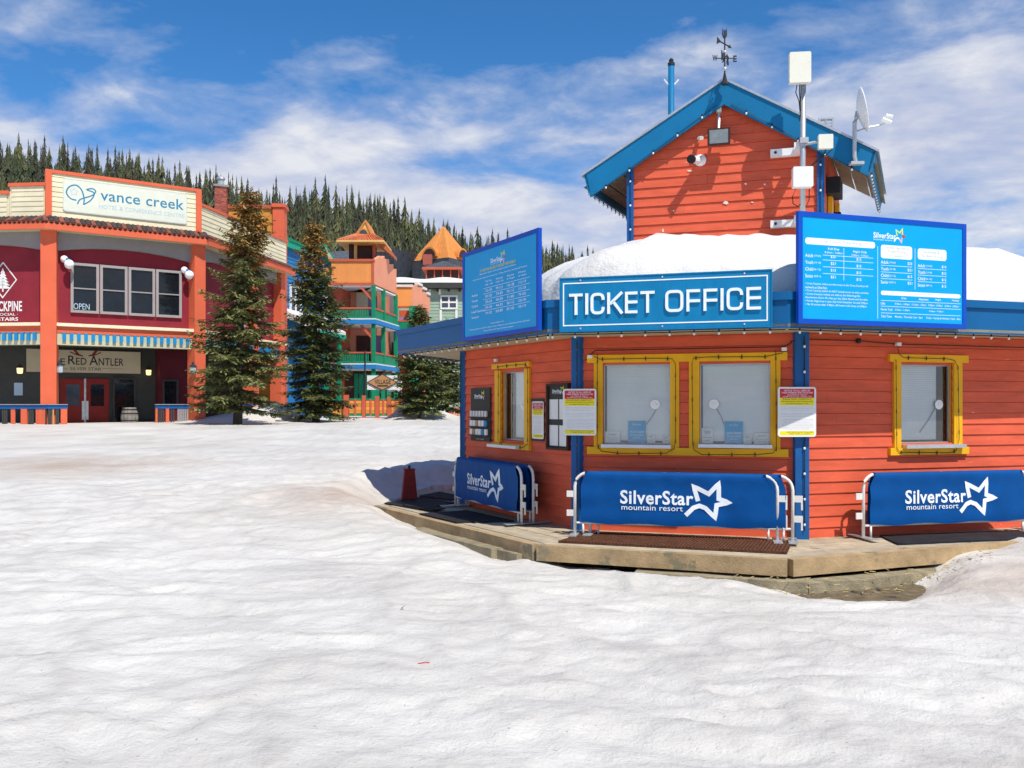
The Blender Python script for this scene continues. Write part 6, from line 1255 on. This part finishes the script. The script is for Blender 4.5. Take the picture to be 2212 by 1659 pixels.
for x0, x1, y0 in ((742.7, 753.5, 853), (782.5, 790, 854), (811, 819.5, 856), (837, 845, 857), (863.5, 868.5, 858)): r = VF.rect(x0, x1, y0, 922); MB().box(VF, r[0], r[1], r[2], r[3], -0.1, 0.12).build('post', 'rust_trim', fe)
for x0, x1 in ((766, 769.5), (799, 802.5), (826.5, 830), (853, 856.5)): r = VF.rect(x0, x1, 862, 898); MB().box(VF, r[0], r[1], r[2], r[3], -0.05, 0.07).build('batten', 'rust_trim', fe)
for x0, x1 in ((754.5, 782), (790.5, 810.5), (820, 836.5), (845.5, 863)):
    for k in range(4): ya = 864 + k * 7.4; r = VF.rect(x0, x1, ya, ya + 7.0); MB().box(VF, r[0], r[1], r[2], r[3], -0.04, 0.02).build('board', 'ochre' if k % 2 else 'orange_b', fe)
    r = VF.rect(x0, x1, 894, 898); MB().box(VF, r[0], r[1], r[2], r[3], -0.05, 0.05).build('bottom_rail', 'green', fe); r = VF.rect(x0, x1, 860.5, 863.5); MB().box(VF, r[0], r[1], r[2], r[3], -0.06, 0.06).build('top_rail', 'green', fe)
r = VF.rect(754, 868, 901, 909); MB().box(VF, r[0], r[1], r[2], r[3], -0.06, 0.1).build('base_board', 'purple', fe); r = VF.rect(754, 868, 909.5, 925); MB().box(VF, r[0], r[1], r[2], r[3], -0.15, -0.05).build('skirt', 'white', fe)
r = VF.rect(700, 742, 900, 915, -0.3); MB().box(VF, r[0], r[1], 0, r[3], -1.5, -0.3).build('deck_edge', 'blue_slab', fe)
for k in range(9): r = VF.rect(702 + k * 4.5, 705.6 + k * 4.5, 866, 896, -0.2); MB().box(VF, r[0], r[1], r[2], r[3], -0.25, -0.2).build('picket', 'ochre', fe)
r = VF.rect(700, 742, 862, 866, -0.2); MB().box(VF, r[0], r[1], r[2], r[3], -0.28, -0.16).build('top_rail', 'green', fe); r = VF.rect(700, 742, 896, 900, -0.2); MB().box(VF, r[0], r[1], r[2], r[3], -0.28, -0.16).build('bottom_rail', 'green', fe)
sta = root('stair_railing', VF.P(VF.uw(700, 910)[0], 0.5, 0.8), 'dark sloping stair railings with coral posts left of the orange fence', 'railing')
for k, (xa, ya, xb, yb) in enumerate(((664, 893, 690, 913), (672, 888, 700, 909), (700, 890, 722, 909))):
    n = 1.2 - k * 0.5; p, q = VF.uw(xa, ya, n), VF.uw(xb, yb, n); MB().tube([VF.P(*p, n), VF.P(*q, n)], 0.05, 6).build('hand_rail', 'blue' if k else 'grey_frame', sta); MB().box(VF, q[0] - 0.1, q[0] + 0.1, 0.2, q[1] - 0.02, n - 0.1, n + 0.1).build('post', 'orange_h', sta)
    for j in range(1, 5): a_ = p[0] + (q[0] - p[0]) * j / 5; b_ = p[1] + (q[1] - p[1]) * j / 5; MB().box(VF, a_ - 0.025, a_ + 0.025, 0.2, b_, n - 0.03, n + 0.03).build('baluster', 'green', sta)
# far red fence at the right of the spruces
RF = Fr(gx(962, 60), 0.0); rf = root('red_fence', RF.P(0.7, 0.5), 'distant red plank fence beside the ticket office corner', 'fence')
for k in range(9): r = RF.rect(962 + k * 5, 966 + k * 5, 880, 904); MB().box(RF, r[0], r[1], 0.2, r[3], -0.05, 0).build('board', 'rust_trim', rf)
MB().box(RF, 0, 1.6, 0.9, 1.0, 0.0, 0.05).build('rail', 'salmon', rf)
# ------------------------------------------------------------------ trees
def leaf_mat(name, a, b, c, sc=1.3):
    m = bpy.data.materials.new(name); m.use_nodes = True; t = m.node_tree; bs = t.nodes['Principled BSDF']; MATS[name] = m
    bs.inputs['Roughness'].default_value = 0.7; bs.inputs['Specular IOR Level'].default_value = 0.2
    tc = N(t, 'ShaderNodeTexCoord'); oi = N(t, 'ShaderNodeObjectInfo')
    nz = N(t, 'ShaderNodeTexNoise', i_Scale=sc, i_Detail=4.0, i_Roughness=0.65); t.links.new(tc.outputs['Object'], nz.inputs['Vector'])
    col = ramp_n(t, nz.outputs[0], [(0.30, a), (0.52, b), (0.72, c)])
    h = N(t, 'ShaderNodeHueSaturation'); t.links.new(col, h.inputs['Color']); t.links.new(math_n(t, 'MULTIPLY_ADD', oi.outputs['Random'], 0.5, 0.75), h.inputs['Value']); t.links.new(h.outputs[0], bs.inputs['Base Color'])
leaf_mat('needles', (0.08, 0.095, 0.03), (0.155, 0.165, 0.055), (0.27, 0.25, 0.095))
leaf_mat('needles_b', (0.06, 0.085, 0.025), (0.13, 0.155, 0.048), (0.25, 0.25, 0.085))
leaf_mat('cones', (0.22, 0.11, 0.03), (0.42, 0.24, 0.06), (0.55, 0.37, 0.12))
leaf_mat('far_needles', (0.03, 0.045, 0.024), (0.07, 0.082, 0.036), (0.17, 0.155, 0.06), 0.16)
leaf_mat('far_needles_b', (0.035, 0.044, 0.03), (0.075, 0.076, 0.046), (0.15, 0.125, 0.08), 0.16)
def spruce(name, base, H, R, label, seed, cone_from=0.72, mat='needles', group='spruces in front of the village', lean=0.0, low=0.13, dens=1.0):
    r = random.Random(seed); o = root(name, base, label, 'spruce', group); B = Vector(base)
    tr = MB().tube([B + Vector((0, 0, -0.5)), B + Vector((lean * 0.3, 0, H * 0.4)), B + Vector((lean, 0, H * 0.99))], H * 0.021, 10, r1=0.012); tr.build('trunk', 'bark', o, smooth=True)
    V = []; Q = []; V2 = []; Q2 = []; br = MB()
    def tuft(p, d, up, L, W, cone):
        s = d.cross(up).normalized() * W; vv, qq = (V2, Q2) if cone else (V, Q); b = len(vv)
        vv += [p - s * 0.35, p + s * 0.35, p + d * L * 0.6 + s, p + d * L, p + d * L * 0.6 - s]; qq.append((b, b + 1, b + 2, b + 3)); qq.append((b, b + 3, b + 4, b + 4))
    z = H * low; k = 0
    while z < H * 0.985:
        f = (z - H * low) / (H * (1 - low)); nb = int(r.uniform(5, 8)); L0 = R * (1 - f) ** 0.68 * (0.55 + 0.45 * min(1, f * 6 + 0.4)) + 0.16
        ph = r.uniform(0, 6.28)
        for j in range(nb):
            a = ph + 6.283 * j / nb + r.uniform(-0.3, 0.3); L = L0 * r.uniform(0.5, 1.22); cx = lean * (z / H)
            el = -0.20 + 0.75 * f ** 1.5 + r.uniform(-0.10, 0.10); dirh = Vector((math.cos(a), math.sin(a), 0)); p0 = B + Vector((cx, 0, z + r.uniform(-0.1, 0.1)))
            def bp(t): return p0 + dirh * (L * t) + Vector((0, 0, L * (el * t - 0.20 * t * t + 0.26 * t ** 3)))
            if L > 0.5: br.tube([p0, bp(0.5), bp(0.9)], 0.012 + 0.012 * L, 4, r1=0.006, caps=False)
            n = max(4, int(L * 13 * dens)); sidev = Vector((-dirh.y, dirh.x, 0)); cone = r.random() < 1.3 * (f - cone_from + 0.12) / (1.0 - cone_from) if f > cone_from else False
            for i in range(n):
                t = (i + r.random()) / n; t = 0.12 + 0.9 * t; p = bp(min(t, 1.0))
                sl = (0.10 + 0.34 * L * (1 - t) * (1.2 if t > 0.2 else 0.7) + 0.06) * r.uniform(0.6, 1.2)
                for sg in (-1, 1):
                    d = (sidev * sg * r.uniform(0.6, 1.0) + dirh * r.uniform(0.35, 0.9) + Vector((0, 0, r.uniform(-0.35, 0.10)))).normalized()
                    m_ = max(1, int(sl / 0.13))
                    for q in range(m_):
                        pp = p + d * sl * q / m_ + Vector((0, 0, -0.10 * (q / m_) ** 2 - r.uniform(0, 0.05)))
                        ud = Vector((r.uniform(-0.5, 0.5), r.uniform(-0.5, 0.5), 1)).normalized()
                        dd = (d + Vector((r.uniform(-0.4, 0.4), r.uniform(-0.4, 0.4), r.uniform(-0.4, 0.2)))).normalized()
                        tuft(pp, dd, ud, r.uniform(0.17, 0.31), r.uniform(0.03, 0.06), cone and r.random() < 0.7)
                        if r.random() < 0.35: tuft(pp, (dd + Vector((0, 0, -0.9))).normalized(), dirh, r.uniform(0.10, 0.22), r.uniform(0.025, 0.045), cone)
        z += H * 0.029 * (1.15 - 0.6 * f) * r.uniform(0.85, 1.2); k += 1
    for i in range(40):
        tuft(B + Vector((lean, 0, H * (0.95 + 0.05 * r.random()))), Vector((r.uniform(-1, 1), r.uniform(-1, 1), 1.0)).normalized(), Vector((1, 0.2, 0)), 0.22, 0.03, cone_from < 1)
    br.build('branches', 'bark', o, kind='stuff')
    for vv, qq, nm, mt in ((V, Q, 'crown', mat), (V2, Q2, 'cone_clusters', 'cones')):
        if not vv: continue
        me = bpy.data.meshes.new(nm); me.from_pydata([tuple(v - B) for v in vv], [], [tuple(dict.fromkeys(q)) for q in qq]); me.materials.append(MATS[mt])
        c = bpy.data.objects.new(nm, me); COL.objects.link(c); c.parent = o; tag(c, kind='stuff')
def tree_at(x, yb, yt, Y): z = float(snow_z((x - CX) / FPX * Y, Y)); return ((x - CX) / FPX * Y, Y, z - 0.05), ZC + (HY - yt) / FPX * Y - z
p, H = tree_at(512, 920, 405, 36.5); spruce('spruce_tree', p, H, 2.15, 'tall spruce with brown cone-laden top in front of the hotel corner', 11, 0.60, lean=0.55, low=0.09)
p, H = tree_at(683, 915, 478, 41.0); spruce('spruce_tree', p, H, 2.0, 'green spruce with rusty pointed top in front of the blue house', 5, 0.64, 'needles_b', lean=-0.12, low=0.06)
p, H = tree_at(907, 908, 660, 46.0); spruce('spruce_tree', p, H, 1.6, 'bushy spruce left of the ticket office corner', 21, 0.97, 'needles_b', low=0.10)
p, H = tree_at(966, 905, 690, 50.0); spruce('spruce_tree', p, H, 1.45, 'darker spruce half hidden behind the bushy one by the ticket office', 33, 2.0, 'needles_b', low=0.10, dens=0.8)

# ------------------------------------------------------------------ wooded hill
SKX = [-400, 0, 105, 180, 234, 281, 352, 422, 500, 576, 620, 661, 708, 742, 803, 874, 907, 995, 1024, 1063, 1185, 1225, 1400, 1800, 2400]
SKY_ = [290, 306, 302, 318, 330, 345, 362, 373, 388, 418, 420, 404, 410, 430, 436, 455, 482, 490, 512, 516, 536, 540, 590, 640, 690]
YR = 260.0
def ridge(X): return 1.6 + (HY - np.interp(CX + FPX * X / YR, SKX, SKY_) - 92 - 14 * np.clip((300 - (CX + FPX * X / YR)) / 300, 0, 1)) / FPX * YR
def hill_z(X, Y):
    X = np.asarray(X, float); Y = np.asarray(Y, float); r = np.maximum(ridge(X * YR / np.maximum(Y, 60) * 0.5 + X * 0.5), 4.0)
    t = (Y - 95) / (YR - 95); return np.where(t < 0, -3.0 + t * 5, np.where(t < 1, r * np.clip(t, 0, 1) ** 1.02, r * np.clip(1 - (t - 1) * 0.9, 0, 1)))
hx = np.linspace(-420, 330, 120); hy = np.linspace(90, 480, 80); HX, HYg = np.meshgrid(hx, hy); HZ = hill_z(HX, HYg)
ii = np.arange(HX.size).reshape(HX.shape); np_mesh('hillside', np.stack([HX.ravel(), HYg.ravel(), HZ.ravel()], -1), np.stack([ii[:-1, :-1], ii[:-1, 1:], ii[1:, 1:], ii[1:, :-1]], -1).reshape(-1, 4), 'snow_clean', kind='structure')
def conifer_arrays(seed, H=12.0, R=1.7):
    r = random.Random(seed); V = []; Fc = []
    lay = 17
    for i in range(lay):
        f = i / lay; z0 = H * (0.10 + 0.88 * f); rad = R * (1 - f) ** 0.8 * r.uniform(0.5, 1.3) + 0.10; h = H * 0.13 * (1.1 - 0.4 * f); nb = 9 if f < 0.7 else 6; ph = r.uniform(0, 6.28)
        for j in range(nb):
            a = ph + 6.283 * j / nb + r.uniform(-0.25, 0.25); L = rad * r.uniform(0.35, 1.3); w = 0.27 * 6.283 / nb * 1.25; b = len(V)
            dz = r.uniform(-0.45, -0.15) * L
            V += [(0, 0, z0 + h), (0.55 * L * math.cos(a - w), 0.55 * L * math.sin(a - w), z0 + h * 0.25 + dz), (L * math.cos(a), L * math.sin(a), z0 + dz * 1.3), (0.55 * L * math.cos(a + w), 0.55 * L * math.sin(a + w), z0 + h * 0.25 + dz)]
            Fc += [(b, b + 1, b + 2), (b, b + 2, b + 3)]
    b = len(V); V += [(0.12, 0, z0 + h * 0.5), (-0.06, 0.1, z0 + h * 0.5), (-0.06, -0.1, z0 + h * 0.5), (0, 0, H * 1.06)]; Fc += [(b, b + 1, b + 3), (b + 1, b + 2, b + 3), (b + 2, b, b + 3)]
    b = len(V); V += [(0.16, 0, -0.6), (-0.08, 0.14, -0.6), (-0.08, -0.14, -0.6), (0, 0, H * 0.7)]; Fc += [(b, b + 1, b + 3), (b + 1, b + 2, b + 3), (b + 2, b, b + 3)]
    return np.array(V, np.float32), np.array(Fc, np.int32)
KINDS_ = [conifer_arrays(s, 12.0, w) for s, w in ((1, 2.0), (2, 1.4), (3, 2.7), (4, 1.2), (5, 2.2), (6, 1.7), (7, 3.0))]
KM = []
for i, (v, f) in enumerate(KINDS_):
    me = bpy.data.meshes.new('conifer'); me.from_pydata([tuple(map(float, q)) for q in v], [], [tuple(map(int, q)) for q in f]); me.materials.append(MATS['far_needles' if i % 2 == 0 else 'far_needles_b']); KM.append(me)
rt = random.Random(99); ridge_n = 0; FV = [[], []]; FFc = [[], []]; cnt = [0, 0]
def clearing(x, y): return (98 < x < 136 and 332 < y < 425) or (-20 < x < 16 and 345 < y < 420)
spots = []
for i in range(9000):
    Y = 125 + (272 - 125) * rt.random() ** 0.75; xs = rt.uniform(-1150, 1700); X = (xs - CX) / FPX * Y; z = float(hill_z(X, Y)); yb = HY - (z - ZC) / Y * FPX
    if clearing(xs, yb): continue
    if xs < -200 and rt.random() < 0.45: continue
    if xs > 1240 and rt.random() < 0.6: continue
    spots.append((X, Y, z, xs))
spots.sort(key=lambda s: -s[1])
for X, Y, z, xs in spots:
    k = rt.randrange(7); s = (0.45 + 0.85 * rt.random() ** 1.5) * (1.0 if Y > 245 else 0.92); a = rt.uniform(0, 6.28)
    if Y > 252 and 0 <= xs <= 1240 and ridge_n < 260:
        o = bpy.data.objects.new('conifer_tree', KM[k]); COL.objects.link(o); o.location = (X, Y, z); o.rotation_euler = (0, 0, a); o.scale = (s, s, s * rt.uniform(0.9, 1.15)); ridge_n += 1
        seg = [(100, 'above the left end of the hotel parapet'), (440, 'above the hotel name sign'), (500, 'beside the brick chimney'), (620, 'above the ochre block'), (720, 'above the blue house'), (870, 'behind the turret roof'), (1000, 'near the orange pyramid roof'), (1300, 'beside the left price board')]
        where = next(t_ for lim, t_ in seg if xs < lim); look = ('tall ' if s > 1.05 else 'short ' if s < 0.75 else '') + ('broad' if k in (2, 4, 6) else 'slim')
        tag(o, '%s conifer on the hill skyline %s' % (look, where), 'conifer', 'conifers on the hill skyline')
    else:
        g_ = k % 2; v, f = KINDS_[k]; c_, s_ = math.cos(a) * s, math.sin(a) * s
        w = np.stack([v[:, 0] * c_ - v[:, 1] * s_ + X, v[:, 0] * s_ + v[:, 1] * c_ + Y, v[:, 2] * s * rt.uniform(0.85, 1.15) + z], -1)
        FV[g_].append(w); FFc[g_].append(f + cnt[g_]); cnt[g_] += len(v)
for g_, lab in ((0, 'dense dark conifer forest covering the hillside'), (1, 'greyer thin conifers mixed through the hillside forest')):
    np_mesh('forest', np.concatenate(FV[g_]), np.concatenate(FFc[g_]), 'far_needles' if g_ == 0 else 'far_needles_b', smooth=False, kind='stuff', label=lab, cat='forest')
